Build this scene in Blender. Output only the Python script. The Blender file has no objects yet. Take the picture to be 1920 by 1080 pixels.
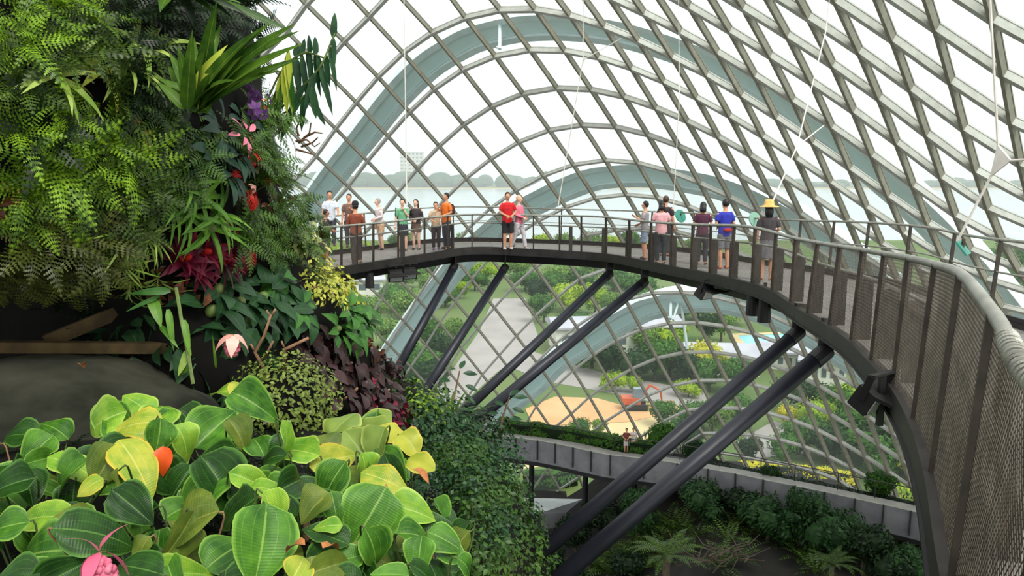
import bpy, bmesh, math, random
import numpy as np
from mathutils import Vector, Matrix, Quaternion, noise
from mathutils.bvhtree import BVHTree
R = random.Random(11)
PI = math.pi
SC = bpy.context.scene
COL = SC.collection
# ------------------------------------------------------------------ camera
F = 1500.0
CAM = Vector((0, 0, 30))
PITCH = math.atan((540 - 325) / F)
FWD = Vector((0, math.cos(PITCH), -math.sin(PITCH)))
UP = Vector((0, math.sin(PITCH), math.cos(PITCH)))
RT = Vector((1, 0, 0))
def ray(px, py):
    return (RT * ((px - 960) / F) + UP * (-(py - 540) / F) + FWD).normalized()
def P(px, py, d):
    """point seen at px,py whose distance ahead (world Y) is d"""
    r = ray(px, py)
    return CAM + r * (d / r.y)
def PZ(px, py, z):
    r = ray(px, py)
    return CAM + r * ((z - CAM.z) / r.z)
def proj(v):
    q = v - CAM
    w = q.dot(FWD)
    if w < 1e-6: return (-9e9, -9e9, w)
    return (960 + F * q.dot(RT) / w, 540 - F * q.dot(UP) / w, w)
cam = bpy.data.cameras.new('camera'); cam.sensor_width = 36; cam.lens = F * 36 / 1920
cam.clip_start = 0.05; cam.clip_end = 6000
co = bpy.data.objects.new('camera', cam); COL.objects.link(co)
co.location = CAM; co.rotation_euler = (PI / 2 - PITCH, 0, 0)
SC.camera = co
SC.view_settings.view_transform = 'Standard'
SC.view_settings.look = 'None'
SC.view_settings.gamma = 1
SC.view_settings.use_curve_mapping = False
SC.view_settings.exposure = 0.0
try:
    SC.cycles.use_denoising = True
    SC.cycles.max_bounces = 8
    SC.cycles.transparent_max_bounces = 24
    SC.cycles.diffuse_bounces = 3
    SC.cycles.glossy_bounces = 2
    SC.cycles.transmission_bounces = 4
    SC.cycles.sample_clamp_indirect = 4
    SC.cycles.caustics_reflective = False
    SC.cycles.caustics_refractive = False
except Exception:
    pass
# ------------------------------------------------------------------ materials
def s2l(c):
    return tuple(((x / 255) / 12.92 if x / 255 <= 0.04045 else ((x / 255 + 0.055) / 1.055) ** 2.4) for x in c)
class NT:
    def __init__(s, name):
        s.m = bpy.data.materials.new(name); s.m.use_nodes = True
        s.t = s.m.node_tree; s.t.nodes.clear()
        s.out = s.n('ShaderNodeOutputMaterial')
    def n(s, t, **k):
        o = s.t.nodes.new(t)
        for a, b in k.items(): setattr(o, a, b)
        return o
    def l(s, a, b): s.t.links.new(a, b)
    def math(s, op, a, b=None, clamp=False):
        o = s.n('ShaderNodeMath', operation=op, use_clamp=clamp)
        for i, v in enumerate((a, b)):
            if v is None: continue
            if isinstance(v, (int, float)): o.inputs[i].default_value = v
            else: s.l(v, o.inputs[i])
        return o.outputs[0]
    def mix(s, f, a, b):
        o = s.n('ShaderNodeMix', data_type='RGBA')
        for i, v in ((0, f), (6, a), (7, b)):
            if isinstance(v, (int, float)): o.inputs[i].default_value = v
            elif isinstance(v, tuple): o.inputs[i].default_value = (*v[:3], 1)
            else: s.l(v, o.inputs[i])
        return o.outputs[2]
    def ramp(s, f, a, b):
        o = s.n('ShaderNodeMapRange'); s.l(f, o.inputs[0]); o.inputs[1].default_value = a; o.inputs[2].default_value = b
        return o.outputs[0]
    def noise(s, scale, detail=3, coord='Object', rough=.55):
        tc = s.n('ShaderNodeTexCoord'); o = s.n('ShaderNodeTexNoise')
        s.l(tc.outputs[coord], o.inputs['Vector']); o.inputs['Scale'].default_value = scale
        o.inputs['Detail'].default_value = detail; o.inputs['Roughness'].default_value = rough
        return o.outputs['Fac']
    def bsdf(s, col, rough=.6, metal=0, spec=.4, bump=None, bstr=.3, bdist=.02):
        b = s.n('ShaderNodeBsdfPrincipled')
        if isinstance(col, tuple): b.inputs['Base Color'].default_value = (*col[:3], 1)
        else: s.l(col, b.inputs['Base Color'])
        b.inputs['Roughness'].default_value = rough; b.inputs['Metallic'].default_value = metal
        b.inputs['Specular IOR Level'].default_value = spec
        if bump is not None:
            u = s.n('ShaderNodeBump'); u.inputs['Strength'].default_value = bstr; u.inputs['Distance'].default_value = bdist
            s.l(bump, u.inputs['Height']); s.l(u.outputs[0], b.inputs['Normal'])
        return b.outputs[0]
    def done(s, sh):
        s.l(sh, s.out.inputs[0]); return s.m
MATS = {}
def mat(name, c1, c2=None, scale=6, rough=.6, metal=0, bump=0, spec=.4, detail=4, lo=.35, hi=.65, bdist=.02):
    if name in MATS: return MATS[name]
    t = NT(name)
    a = s2l(c1)
    if c2 is None: c2 = tuple(x * .85 for x in c1)
    nz = t.noise(scale, detail)
    col = t.mix(t.ramp(nz, lo, hi), a, s2l(c2))
    MATS[name] = t.done(t.bsdf(col, rough, metal, spec, nz if bump else None, bump, bdist))
    return MATS[name]
def leaf_mat(name, c1, c2, vein=None, edge=None, rough=.42, trans=.25, scale=9, side=True, vw=.03, edge_w=.86, rnd=.35, spec=.2):
    """leaf blade: two greens blotched, UV veins, optional pale margin, some light passing through"""
    if name in MATS: return MATS[name]
    t = NT(name)
    nz = t.noise(scale, 3)
    oi = t.n('ShaderNodeObjectInfo')
    gi = t.n('ShaderNodeNewGeometry')
    f = t.math('ADD', t.ramp(nz, .3, .7), t.math('MULTIPLY', t.math('SUBTRACT', oi.outputs['Random'], .5), rnd * 2))
    f = t.math('ADD', f, t.math('MULTIPLY', t.math('SUBTRACT', gi.outputs['Random Per Island'], .5), 1.1), True)
    col = t.mix(f, s2l(c1), s2l(c2))
    bump = None
    if vein or edge:
        uv = t.n('ShaderNodeUVMap'); sp = t.n('ShaderNodeSeparateXYZ'); t.l(uv.outputs[0], sp.inputs[0])
        u = t.math('MULTIPLY', t.math('ABSOLUTE', t.math('SUBTRACT', sp.outputs[0], .5)), 2)
        if edge:
            e = t.ramp(t.math('ADD', u, t.math('MULTIPLY', nz, .12)), edge_w, edge_w + .16)
            col = t.mix(e, col, s2l(edge))
        if vein:
            v = t.math('LESS_THAN', u, vw)
            b = v
            if side:
                for k in (.36, .7):
                    w = t.math('LESS_THAN', t.math('ABSOLUTE', t.math('SUBTRACT', u, k)), vw * .4)
                    v = t.math('MAXIMUM', v, t.math('MULTIPLY', w, .38))
                ww = t.n('ShaderNodeTexWave'); ww.inputs['Scale'].default_value = 9; ww.inputs['Distortion'].default_value = 1
                t.l(uv.outputs[0], ww.inputs['Vector']); ww.bands_direction = 'Y'
                bump = t.math('ADD', v, t.math('MULTIPLY', ww.outputs['Fac'], .35))
            col = t.mix(t.math('MULTIPLY', v, .55), col, s2l(vein))
    sh = t.bsdf(col, rough, 0, spec, bump, .3, .005)
    tr = t.n('ShaderNodeBsdfTranslucent')
    hs = t.n('ShaderNodeHueSaturation'); hs.inputs['Value'].default_value = 1.15; hs.inputs['Saturation'].default_value = 1.0
    t.l(col, hs.inputs['Color']); t.l(hs.outputs[0], tr.inputs['Color'])
    mx = t.n('ShaderNodeMixShader'); mx.inputs[0].default_value = trans
    t.l(sh, mx.inputs[1]); t.l(tr.outputs[0], mx.inputs[2])
    MATS[name] = t.done(mx.outputs[0]); return MATS[name]
# ------------------------------------------------------------------ mesh builder
class MB:
    def __init__(s): s.v = []; s.f = []; s.uv = []; s.mi = []; s.cur = 0
    def face(s, idx, uv=None):
        s.f.append(tuple(idx)); s.uv.append(uv); s.mi.append(s.cur)
    def add(s, vs, fs, uvs=None):
        b = len(s.v); s.v.extend(tuple(v) for v in vs)
        for i, f in enumerate(fs): s.face([b + k for k in f], uvs[i] if uvs else None)
    def box(s, c, sz, M=None):
        hx, hy, hz = (k / 2 for k in sz); c = Vector(c)
        vs = [Vector((x, y, z)) for x in (-hx, hx) for y in (-hy, hy) for z in (-hz, hz)]
        vs = [(M @ v if M else v) + c for v in vs]
        s.add(vs, [(0, 1, 3, 2), (4, 6, 7, 5), (0, 4, 5, 1), (2, 3, 7, 6), (0, 2, 6, 4), (1, 5, 7, 3)])
    def tube(s, pts, r, n=8, cap=True, rx=None, ref=None):
        """tube along pts; r one radius or list; rx: list of radii along the ref axis (elliptic)"""
        pts = [Vector(p) for p in pts]; m = len(pts)
        rs = [r] * m if isinstance(r, (int, float)) else list(r)
        rxs = rs if rx is None else ([rx] * m if isinstance(rx, (int, float)) else list(rx))
        b = len(s.v); pr = Vector(ref) if ref else None
        for i in range(m):
            t = (pts[min(i + 1, m - 1)] - pts[max(i - 1, 0)])
            if t.length < 1e-9: t = Vector((0, 0, 1))
            t.normalize()
            if pr is None: pr = Vector((1, 0, 0)) if abs(t.x) < .8 else Vector((0, 1, 0))
            x = pr - t * pr.dot(t)
            if x.length < 1e-6: x = t.orthogonal()
            x.normalize(); y = t.cross(x)
            if not ref: pr = x
            for k in range(n):
                a = 2 * PI * k / n
                s.v.append(tuple(pts[i] + x * (math.cos(a) * rxs[i]) + y * (math.sin(a) * rs[i])))
        for i in range(m - 1):
            for k in range(n):
                k2 = (k + 1) % n
                s.face((b + i * n + k, b + i * n + k2, b + (i + 1) * n + k2, b + (i + 1) * n + k))
        if cap:
            s.face([b + k for k in reversed(range(n))]); s.face([b + (m - 1) * n + k for k in range(n)])
    def bar(s, a, b, w, h, up=Vector((0, 0, 1))):
        """rectangular bar a->b, w across, h along up"""
        a = Vector(a); b = Vector(b); t = (b - a).normalized()
        x = t.cross(up)
        if x.length < 1e-6: x = t.orthogonal()
        x.normalize(); y = x.cross(t).normalized()
        vs = [p + x * (sx * w / 2) + y * (sy * h / 2) for p in (a, b) for sx, sy in ((-1, -1), (1, -1), (1, 1), (-1, 1))]
        s.add(vs, [(0, 1, 2, 3), (7, 6, 5, 4), (0, 4, 5, 1), (1, 5, 6, 2), (2, 6, 7, 3), (3, 7, 4, 0)])
    def ell(s, c, rad, n=10, m=7, M=None):
        c = Vector(c); b = len(s.v)
        for i in range(m + 1):
            th = PI * i / m
            for k in range(n):
                a = 2 * PI * k / n
                v = Vector((rad[0] * math.sin(th) * math.cos(a), rad[1] * math.sin(th) * math.sin(a), rad[2] * math.cos(th)))
                s.v.append(tuple((M @ v if M else v) + c))
        for i in range(m):
            for k in range(n):
                k2 = (k + 1) % n
                s.face((b + i * n + k, b + (i + 1) * n + k, b + (i + 1) * n + k2, b + i * n + k2))
    def sweep(s, pts, prof, ups=None, closed=False, cap=True):
        """sweep a 2-D profile [(side,up)] along pts; ups per point"""
        pts = [Vector(p) for p in pts]; m = len(pts); n = len(prof); b = len(s.v)
        for i in range(m):
            t = (pts[min(i + 1, m - 1)] - pts[max(i - 1, 0)]).normalized()
            u = Vector(ups[i]) if ups else Vector((0, 0, 1))
            x = t.cross(u).normalized(); y = x.cross(t).normalized()
            for (p, q) in prof: s.v.append(tuple(pts[i] + x * p + y * q))
        for i in range(m - 1):
            for k in range(n):
                k2 = (k + 1) % n
                s.face((b + i * n + k, b + i * n + k2, b + (i + 1) * n + k2, b + (i + 1) * n + k))
        if cap:
            s.face([b + k for k in reversed(range(n))]); s.face([b + (m - 1) * n + k for k in range(n)])
    def mesh(s, name, mats, smooth=False):
        me = bpy.data.meshes.new(name); me.from_pydata(s.v, [], s.f); 
        for m in (mats if isinstance(mats, (list, tuple)) else [mats]): me.materials.append(m)
        if any(s.mi): me.polygons.foreach_set('material_index', s.mi)
        if smooth: me.polygons.foreach_set('use_smooth', [True] * len(me.polygons))
        if any(u is not None for u in s.uv):
            l = me.uv_layers.new(name='UVMap'); flat = []
            for f, u in zip(s.f, s.uv):
                for k in range(len(f)): flat.extend(u[k] if u else (0.5, 0.5))
            l.data.foreach_set('uv', flat)
        me.update(); return me
    def build(s, name, mats, parent=None, smooth=False):
        return link(name, s.mesh(name, mats, smooth), parent)
def link(name, me, parent=None):
    o = bpy.data.objects.new(name, me); COL.objects.link(o)
    if parent:
        o.parent = parent
    return o
def empty(name, loc=(0, 0, 0)):
    o = bpy.data.objects.new(name, None); o.empty_display_size = .2; COL.objects.link(o); o.location = loc; return o
def tag(o, label=None, cat=None, group=None, kind=None):
    if label: o['label'] = label
    if cat: o['category'] = cat
    if group: o['group'] = group
    if kind: o['kind'] = kind
    return o
def at(o, loc):
    """move geometry that was built in world space so that its origin is at loc"""
    loc = Vector(loc)
    if o.type == 'MESH': o.data.transform(Matrix.Translation(-loc)); o.location = loc
    return o
def thing_at(name, loc, label, cat, group=None, kind=None):
    return tag(empty(name, loc), label, cat, group, kind)
def part(mb, name, m, root, smooth=False, label=None):
    """part built in world coordinates under an unrotated root"""
    L = Vector(root.location)
    mb.v = [(v[0] - L.x, v[1] - L.y, v[2] - L.z) for v in mb.v]
    o = mb.build(name, m, root, smooth)
    if label: o['label'] = label
    return o
def dup(root, loc=None, rot=None, scale=None, label=None, group=None):
    r = root.copy(); COL.objects.link(r)
    if loc is not None: r.location = loc
    if rot is not None: r.rotation_euler = rot
    if scale is not None: r.scale = (scale,) * 3 if isinstance(scale, (int, float)) else scale
    if label: r['label'] = label
    if group: r['group'] = group
    for ch in list(root.children):
        c = ch.copy(); COL.objects.link(c); c.parent = r
        for g in list(ch.children):
            d = g.copy(); COL.objects.link(d); d.parent = c
    return r
def catmull(pts, n):
    """resample a polyline of tuples smoothly, n per segment"""
    A = [np.array(p, float) for p in pts]; out = []
    A = [2 * A[0] - A[1]] + A + [2 * A[-1] - A[-2]]
    for i in range(1, len(A) - 2):
        for k in range(n):
            t = k / n
            out.append(.5 * (2 * A[i] + (A[i + 1] - A[i - 1]) * t + (2 * A[i - 1] - 5 * A[i] + 4 * A[i + 1] - A[i + 2]) * t * t
                             + (3 * A[i] - A[i - 1] - 3 * A[i + 1] + A[i + 2]) * t ** 3))
    out.append(A[-2]); return out
def interp(x, tab):
    if x <= tab[0][0]: return tab[0][1]
    for (a, b), (c, d) in zip(tab, tab[1:]):
        if x <= c: return b + (d - b) * (x - a) / (c - a)
    return tab[-1][1]
# ------------------------------------------------------------------ sky
w = bpy.data.worlds.new('overcast_sky'); SC.world = w; w.use_nodes = True
wt = w.node_tree; wt.nodes.clear()
wo = wt.nodes.new('ShaderNodeOutputWorld'); wb = wt.nodes.new('ShaderNodeBackground')
tc = wt.nodes.new('ShaderNodeTexCoord'); sx = wt.nodes.new('ShaderNodeSeparateXYZ'); cr = wt.nodes.new('ShaderNodeValToRGB')
wt.links.new(tc.outputs['Generated'], sx.inputs[0]); wt.links.new(sx.outputs[2], cr.inputs[0])
cr.color_ramp.elements[0].position = 0.0; cr.color_ramp.elements[0].color = (.93, .965, .98, 1)
cr.color_ramp.elements[1].position = .35; cr.color_ramp.elements[1].color = (1.0, 1.0, 1.0, 1)
wt.links.new(cr.outputs[0], wb.inputs[0]); wb.inputs[1].default_value = 1.65
wt.links.new(wb.outputs[0], wo.inputs[0])
sun = bpy.data.lights.new('veiled_sun', 'SUN'); sun.energy = 3.0; sun.angle = math.radians(25); sun.color = (1, .97, .9)
so = bpy.data.objects.new('veiled_sun', sun); COL.objects.link(so)
so.rotation_euler = (math.radians(32), math.radians(18), math.radians(10))
# ================================================================== glass dome
EC = np.array([-14., 14., 0.]); ER = np.array([52., 50., 46.])
def dome_hit(px, py, k=1.0):
    r = np.array(ray(px, py)); o = np.array(CAM)
    a = (o - EC) / (ER * k); b = r / (ER * k)
    A = b @ b; B = 2 * a @ b; C = a @ a - 1
    t = (-B + math.sqrt(B * B - 4 * A * C)) / (2 * A)
    return o + r * t
def dome_prm(p, k=1.0):
    q = (np.array(p) - EC) / (ER * k)
    return math.atan2(q[0], q[1]), math.asin(max(-1, min(1, q[2] / np.linalg.norm(q))))
def dome_pt(th, ph, k=1.0):
    return Vector(EC + ER * k * np.array([math.cos(ph) * math.sin(th), math.cos(ph) * math.cos(th), math.sin(ph)]))
def dome_nrm(p):
    q = (np.array(p) - EC) / ER ** 2
    return Vector(q).normalized()
# crossings of the two rib families read off the photograph: (a, b, px, py)
ND = [(5,-1,573.8,6),(5,0,644.6,75),(5,1,711.3,142.7),(5,2,765.4,204.6),(6,0,692.5,27),(6,1,757,94.8),(6,2,815.4,163.5),
(7,1,813.3,56.3),(7,2,865.4,125),(8,1,873.8,29),(4,0,607,119),(4,1,668.5,191.7),(9,1,942,13.5),(10,1,1004.6,12.5),(11,1,1069,23),
(12,1,1138,42),(13,1,1203,76),(8,2,929.6,101),(9,2,994,89.6),(10,2,1060.8,90.6),(11,2,1125.4,104),(12,2,1185.8,124),(13,2,1243,147),
(7,3,922,197),(8,3,983.8,172),(9,3,1046,161.5),(10,3,1108.8,163.5),(11,3,1173,179),(12,3,1229,197),(3,1,628.8,241.7),(4,2,726.7,252),
(3,2,691,300),(3,3,747.5,362.5),(4,3,787,314.6),(5,3,824.6,272),(6,3,870,232),(2,1,595.4,290.6),(2,2,649.6,343.8),(6,4,921.5,296.3),
(5,4,876.7,335.4),(4,4,831,367),(6,5,968.8,356),(7,4,972.9,262.5),(7,5,1018.8,327),(7,6,1060,384),(8,4,1031,239.6),(8,5,1078,306),
(8,6,1117.7,369.8),(9,4,1093.8,232),(9,5,1137.5,299),(9,6,1175,362.5),(10,4,1155,234),(10,5,1198,302),(10,6,1235.4,366.7),(11,4,1218.8,248),
(11,5,1255,318),(11,6,1292.5,384),(12,4,1278,272),(5,5,920.8,387.5),(13,3,1288,221),(14,0,1210.4,22),(14,1,1262.5,100),(14,2,1310,177),
(14,3,1350,252),(15,0,1279,52),(15,1,1325,129),(15,2,1373,217),(15,3,1411,291.7),(16,-1,1298,10),(16,0,1348,91.7),(16,1,1393.8,175),(16,2,1436,254),
(16,3,1469,323),(17,-1,1370.8,48),(17,0,1418.8,135.4),(17,1,1460,217),(17,2,1491,288),(17,3,1530,365),(18,-2,1398,10.4),(18,-1,1448,98),(18,0,1491.7,181),
(18,1,1525,259.6),(18,2,1563.8,340.8),(18,3,1593,409.6),(19,-2,1481,58),(19,-1,1525.5,146),(19,0,1563.8,236.7),(19,1,1597,309.6),(19,2,1628,382.5),
(20,-3,1521,23),(20,-2,1565,115),(20,-1,1603,200),(20,0,1636.7,284.6),(20,1,1670,361.7),(20,2,1697,430),(21,-4,1574,0),(21,-3,1613.8,87.5),(21,-2,1655,177),
(21,-1,1684.6,259.6),(21,0,1718,343),(21,1,1745,415.8),(22,-4,1678,62.5),(22,-3,1711.7,156),(22,-2,1745,245),(22,-1,1768,324),(22,0,1797,399),
(23,-5,1759.6,39.6),(23,-4,1790.8,141.7),(23,-3,1811.7,232.5),(23,-2,1836.7,318),(23,-1,1855,384.6),(24,-6,1870,29),(24,-5,1886.7,133),(24,-4,1901,224),
(13,4,1336,298),(14,4,1390,327),(15,4,1444,354),(16,4,1504.6,400),(12,5,1315,343.8),(13,5,1369,366.7),(14,5,1427.5,396),
(0,5,757,602),(1,5,785,558),(2,5,813,517),(0,6,797,645),(1,6,826,603),(2,6,853,562),(3,6,882,520),(0,7,838,691),(1,7,866,651),(2,7,898,617),(3,7,929,573),
(4,7,960,537),(5,7,1006,500),(5,8,1047,557),(4,8,1003,588),(3,8,969,632),(2,8,937,665),(1,8,906,702),(0,8,877,740),(8,9,1224,547),(9,9,1281,546),(10,9,1335,555),
(5,9,1082,610),(8,10,1257,605),(9,10,1311,603),(10,10,1363,610),(11,10,1415,622),(7,10,1206,616),(6,10,1155,637),(5,10,1114,663),(7,11,1230,667),(8,11,1285,659),
(9,11,1338,659),(10,11,1388,666),(6,11,1185,689),(5,11,1143,717),(4,11,1105,742),(3,11,1073,773),(7,12,1263,722),(8,12,1312,712),(9,12,1365,710),(6,12,1217,742),
(5,12,1175,767),(6,13,1242,787),(10,13,1443,773),(11,13,1488,786),(12,13,1533,803),(13,13,1581,828),(12,12,1513,752),(13,12,1555,775),(14,12,1608,803),(15,12,1652,835),
(16,12,1693,860),(14,13,1622,852),(15,13,1668,883),(10,14,1462,825),(11,14,1508,833),(12,14,1556,858),(13,14,1600,877),(9,15,1437,862),(10,15,1485,871),(11,15,1531,881)]
_ab = np.array([(n[0], n[1]) for n in ND], float)
_tp = np.array([dome_prm(dome_hit(n[2], n[3])) for n in ND])
def _basis(a, b):
    x = (a - 11) / 13.; y = (b - 4) / 11.
    return np.stack([x ** i * y ** j for i in range(5) for j in range(5) if i + j <= 4], -1)
_Bm = _basis(_ab[:, 0], _ab[:, 1])
_co = np.linalg.solve(_Bm.T @ _Bm + 1e-4 * np.eye(_Bm.shape[1]), _Bm.T @ _tp)
_rs = _tp - _Bm @ _co
def _ker(d2): return np.exp(-d2 / (2 * 2.2 ** 2))
_K = _ker(((_ab[:, None, :] - _ab[None, :, :]) ** 2).sum(-1))
_w = np.linalg.solve(_K + .06 * np.eye(len(_ab)), _rs)
def rib_node(a, b):
    th, ph = _basis(np.array(float(a)), np.array(float(b))) @ _co + _ker(((_ab - np.array([a, b])) ** 2).sum(-1)) @ _w
    return dome_pt(th, ph)
def _res():
    e = []
    for n in ND:
        q = proj(rib_node(n[0], n[1])); e.append((math.hypot(q[0] - n[2], q[1] - n[3]), n))
    e.sort(key=lambda t: -t[0]); return e
A0, A1, B0, B1 = -8, 29, -11, 20
def node_ok(a, b):
    lo = interp(a, [(9, -2), (16, -3), (20, -6), (24, -9), (27, -11)])
    hi = interp(a, [(9, 15), (11, 15), (13, 14), (16, 12.9), (18, 11), (20, 8.5), (22, 6), (24, 4), (27, 2)])
    return lo <= b <= hi
def _fill():
    """measured crossings, then straight continuation of the two rib families beyond them"""
    q = {}
    ms = {(n[0], n[1]) for n in ND}
    for a in range(A0, A1 + 1):
        for b in range(B0, B1 + 1):
            if (a, b) in ms or (a >= 9 and node_ok(a, b)) or any(((a + i, b + j) in ms) and ((a - i, b - j) in ms) for i, j in ((1, 0), (0, 1), (1, 1), (1, -1), (2, 0), (0, 2))):
                th, ph = _basis(np.array(float(a)), np.array(float(b))) @ _co + _ker(((_ab - np.array([a, b])) ** 2).sum(-1)) @ _w
                q[a, b] = np.array([th, ph])
    for it in range(14):
        new = {}
        for a in range(A0, A1 + 1):
            for b in range(B0, B1 + 1):
                if (a, b) in q: continue
                pr = []
                for i, j in ((1, 0), (-1, 0), (0, 1), (0, -1)):
                    k1, k2, k3 = ((a + i * m, b + j * m) for m in (1, 2, 3))
                    if k1 in q and k2 in q:
                        d = q[k1] - q[k2]
                        if k3 in q: d = .5 * d + .5 * (q[k2] - q[k3])
                        pr.append(q[k1] + d)
                if pr: new[a, b] = sum(pr) / len(pr)
        q.update(new)
    return {k: dome_pt(*v) for k, v in q.items() if -1.5 < v[0] < 1.75 and -.05 < v[1] < 1.35}
m_ribA = mat('steel_rib_shaded', (152, 147, 131), (136, 131, 116), 3, .5, 0)  # same steel as the hoops, with the side faces' shadow painted into its colour
m_ribB = mat('steel_rib_lit', (192, 191, 182), (174, 173, 164), 3, .45, 0)  # lighter copy of that steel, for the bars that catch more light
g = NT('dome_glass')
tb = g.n('ShaderNodeBsdfTransparent'); tb.inputs[0].default_value = (.82, .90, .89, 1)
gl = g.n('ShaderNodeBsdfGlossy'); gl.inputs['Roughness'].default_value = .03; gl.inputs[0].default_value = (.9, 1, .98, 1)
tl = g.n('ShaderNodeBsdfTranslucent'); tl.inputs[0].default_value = (.85, .95, .93, 1)
lw = g.n('ShaderNodeLayerWeight'); lw.inputs[0].default_value = .12
mx1 = g.n('ShaderNodeMixShader'); mx1.inputs[0].default_value = .045
g.l(tb.outputs[0], mx1.inputs[1]); g.l(tl.outputs[0], mx1.inputs[2])
mx2 = g.n('ShaderNodeMixShader'); g.l(g.math('MULTIPLY', lw.outputs['Fresnel'], .5), mx2.inputs[0])
g.l(mx1.outputs[0], mx2.inputs[1]); g.l(gl.outputs[0], mx2.inputs[2])
m_glass = g.done(mx2.outputs[0])
dome = empty('wall_front', (0, 60, 8)); tag(dome, 'curved glasshouse wall of pale steel ribs and clear panes beyond the walkway', kind='structure')
ZFOOT = 7.0
nodes = _fill()
def good(k): return k in nodes and nodes[k].z > ZFOOT - 3.5 and nodes[k].y > -4
def rib(mb, ks, wdt, dep):
    pts = [nodes[k] - dome_nrm(nodes[k]) * (dep / 2) for k in ks]
    hw, hd = wdt / 2, dep / 2; fl = wdt * .62
    prof = [(-hw, -hd), (hw, -hd), (hw, hd - .06), (fl, hd - .06), (fl, hd), (-fl, hd), (-fl, hd - .06), (-hw, hd - .06)]
    mb.sweep(pts, prof, [dome_nrm(nodes[k]) for k in ks])
for fam in (0, 1):
    for i in range(A0 if fam == 0 else B0, (A1 if fam == 0 else B1) + 1):
        run = []
        rng = range(B0, B1 + 1) if fam == 0 else range(A0, A1 + 1)
        runs = []
        for j in rng:
            k = (i, j) if fam == 0 else (j, i)
            if good(k): run.append(k)
            else:
                if len(run) > 1: runs.append(run)
                run = []
        if len(run) > 1: runs.append(run)
        for run in runs:
            mb = MB()
            f = max(0, min(1, i / 24)) if fam == 0 else max(0, min(1, (6 - i) / 9))
            rib(mb, run, .085 + .05 * f if fam == 0 else .12 + .07 * f, .2 + .22 * f if fam == 0 else .24 + .15 * f)
            part(mb, 'steel_rib' if fam == 0 else 'steel_hoop', m_ribA if fam == 0 else m_ribB, dome)
mb = MB()
for (a, b) in nodes:
    q = [(a, b), (a + 1, b), (a + 1, b + 1), (a, b + 1)]
    if all(good(k) for k in q):
        mb.add([nodes[k] + dome_nrm(nodes[k]) * .02 for k in q], [(0, 1, 2, 3)])
part(mb, 'glazing', m_glass, dome)
# gutter kerb at the foot of the glass
# ------------------------------------------------------------------ outer arches
m_archw = mat('white_steel', (225, 232, 232), (205, 216, 216), 1.2, .4)
m_archt = mat('pale_teal_steel', (222, 242, 242), (230, 246, 245), .8, .45)
def arch(pts, label, k, depth=1.7, width=.7, struts=()):
    q = [dome_prm(dome_hit(x, y, k), k) for x, y in pts]
    sm = catmull(q, 5)
    W = [dome_pt(t, p, k) for t, p in sm]
    U = [dome_nrm(p) for p in W]
    # the arch lies in one smooth sheet; profile: side = across, up = outward
    root = thing_at('outer_arch', W[len(W) // 2], label, 'arch')
    h = depth / 2
    mb = MB(); mb.sweep(W, [(-h * .55, -width / 2), (h * .55, -width / 2), (h * .55, width / 2), (-h * .55, width / 2)], U); part(mb, 'web', m_archt, root)
    for s in (-1, 1):
        mb = MB(); c = s * h * .8
        mb.sweep(W, [(c - h * .22, -width * .8), (c + h * .22, -width * .8), (c + h * .22, width * .7), (c - h * .22, width * .7)], U); part(mb, 'flange', m_archw, root)
    for (x0, y0, x1, y1, r) in struts:
        mb = MB(); a = Vector(dome_hit(x0, y0, k)); b = Vector(dome_hit(x1, y1, 1.004)); mb.tube([a, b], r, 8); part(mb, 'strut', m_archw, root)
arch([(520, 480), (560, 420), (595, 367), (643, 302), (695, 237), (733, 188), (772, 145), (813, 108), (865, 76), (902, 60), (965, 45), (1027, 40), (1090, 42), (1152, 50), (1210, 64), (1279, 86), (1335, 110), (1398, 142), (1471, 190), (1560, 252), (1640, 312), (1740, 400), (1850, 520), (1960, 660)],
     'tallest pale steel arch outside the glass, rising behind the left end of the walkway', 1.05, 1.75, .6, [(937, 36, 937, 92, .09), (944, 70, 932, 90, .06)])
arch([(662, 772), (705, 705), (747, 643), (790, 582), (832, 527), (872, 478), (920, 433), (970, 394), (1021, 367), (1067, 345), (1119, 327), (1181, 321), (1233, 323), (1323, 337), (1375, 352), (1427, 375), (1480, 404), (1560, 455), (1660, 530), (1760, 630), (1840, 740)],
     'middle pale steel arch outside the glass, its top showing above the red shirt', 1.05, 1.75, .6)
arch([(880, 830), (920, 788), (960, 752), (1010, 713), (1048, 674), (1107, 637), (1157, 605), (1207, 578), (1230, 571), (1263, 563), (1313, 558), (1363, 562), (1410, 573), (1480, 600), (1560, 646), (1640, 704), (1700, 760), (1770, 850)],
     'lowest pale steel arch outside the glass, crossing behind the slanting struts', 1.05, 1.75, .6,
     [(1258, 560, 1257, 598, .1), (1274, 562, 1262, 600, .07), (1276, 562, 1289, 655, .1)])
# ================================================================== elevated walkway
m_dark = mat('dark_painted_steel', (36, 35, 36), (26, 25, 26), 2, .5, .2)
m_rail = mat('brushed_steel_rail', (150, 151, 140), (126, 126, 116), 5, .4, .3)
m_post = mat('grey_steel_post', (72, 66, 58), (56, 51, 45), 6, .45, .5)
m_fin = mat('charcoal_fin', (60, 58, 55), (48, 46, 44), 5, .5, .3)
m_wire = mat('steel_wire', (112, 102, 90), (86, 78, 68), 8, .4, .6)
m_fascia = mat('weathered_fascia', (48, 45, 42), (36, 34, 32), 4, .5, .3)
t = NT('grey_decking')
tcd = t.n('ShaderNodeTexCoord'); nzd = t.noise(3, 5)
brk = t.n('ShaderNodeTexBrick'); t.l(tcd.outputs['UV'], brk.inputs['Vector']); brk.inputs['Scale'].default_value = 1
brk.inputs['Color1'].default_value = (*s2l((128, 124, 118)), 1); brk.inputs['Color2'].default_value = (*s2l((112, 108, 103)), 1); brk.inputs['Mortar'].default_value = (*s2l((70, 68, 66)), 1)
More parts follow.
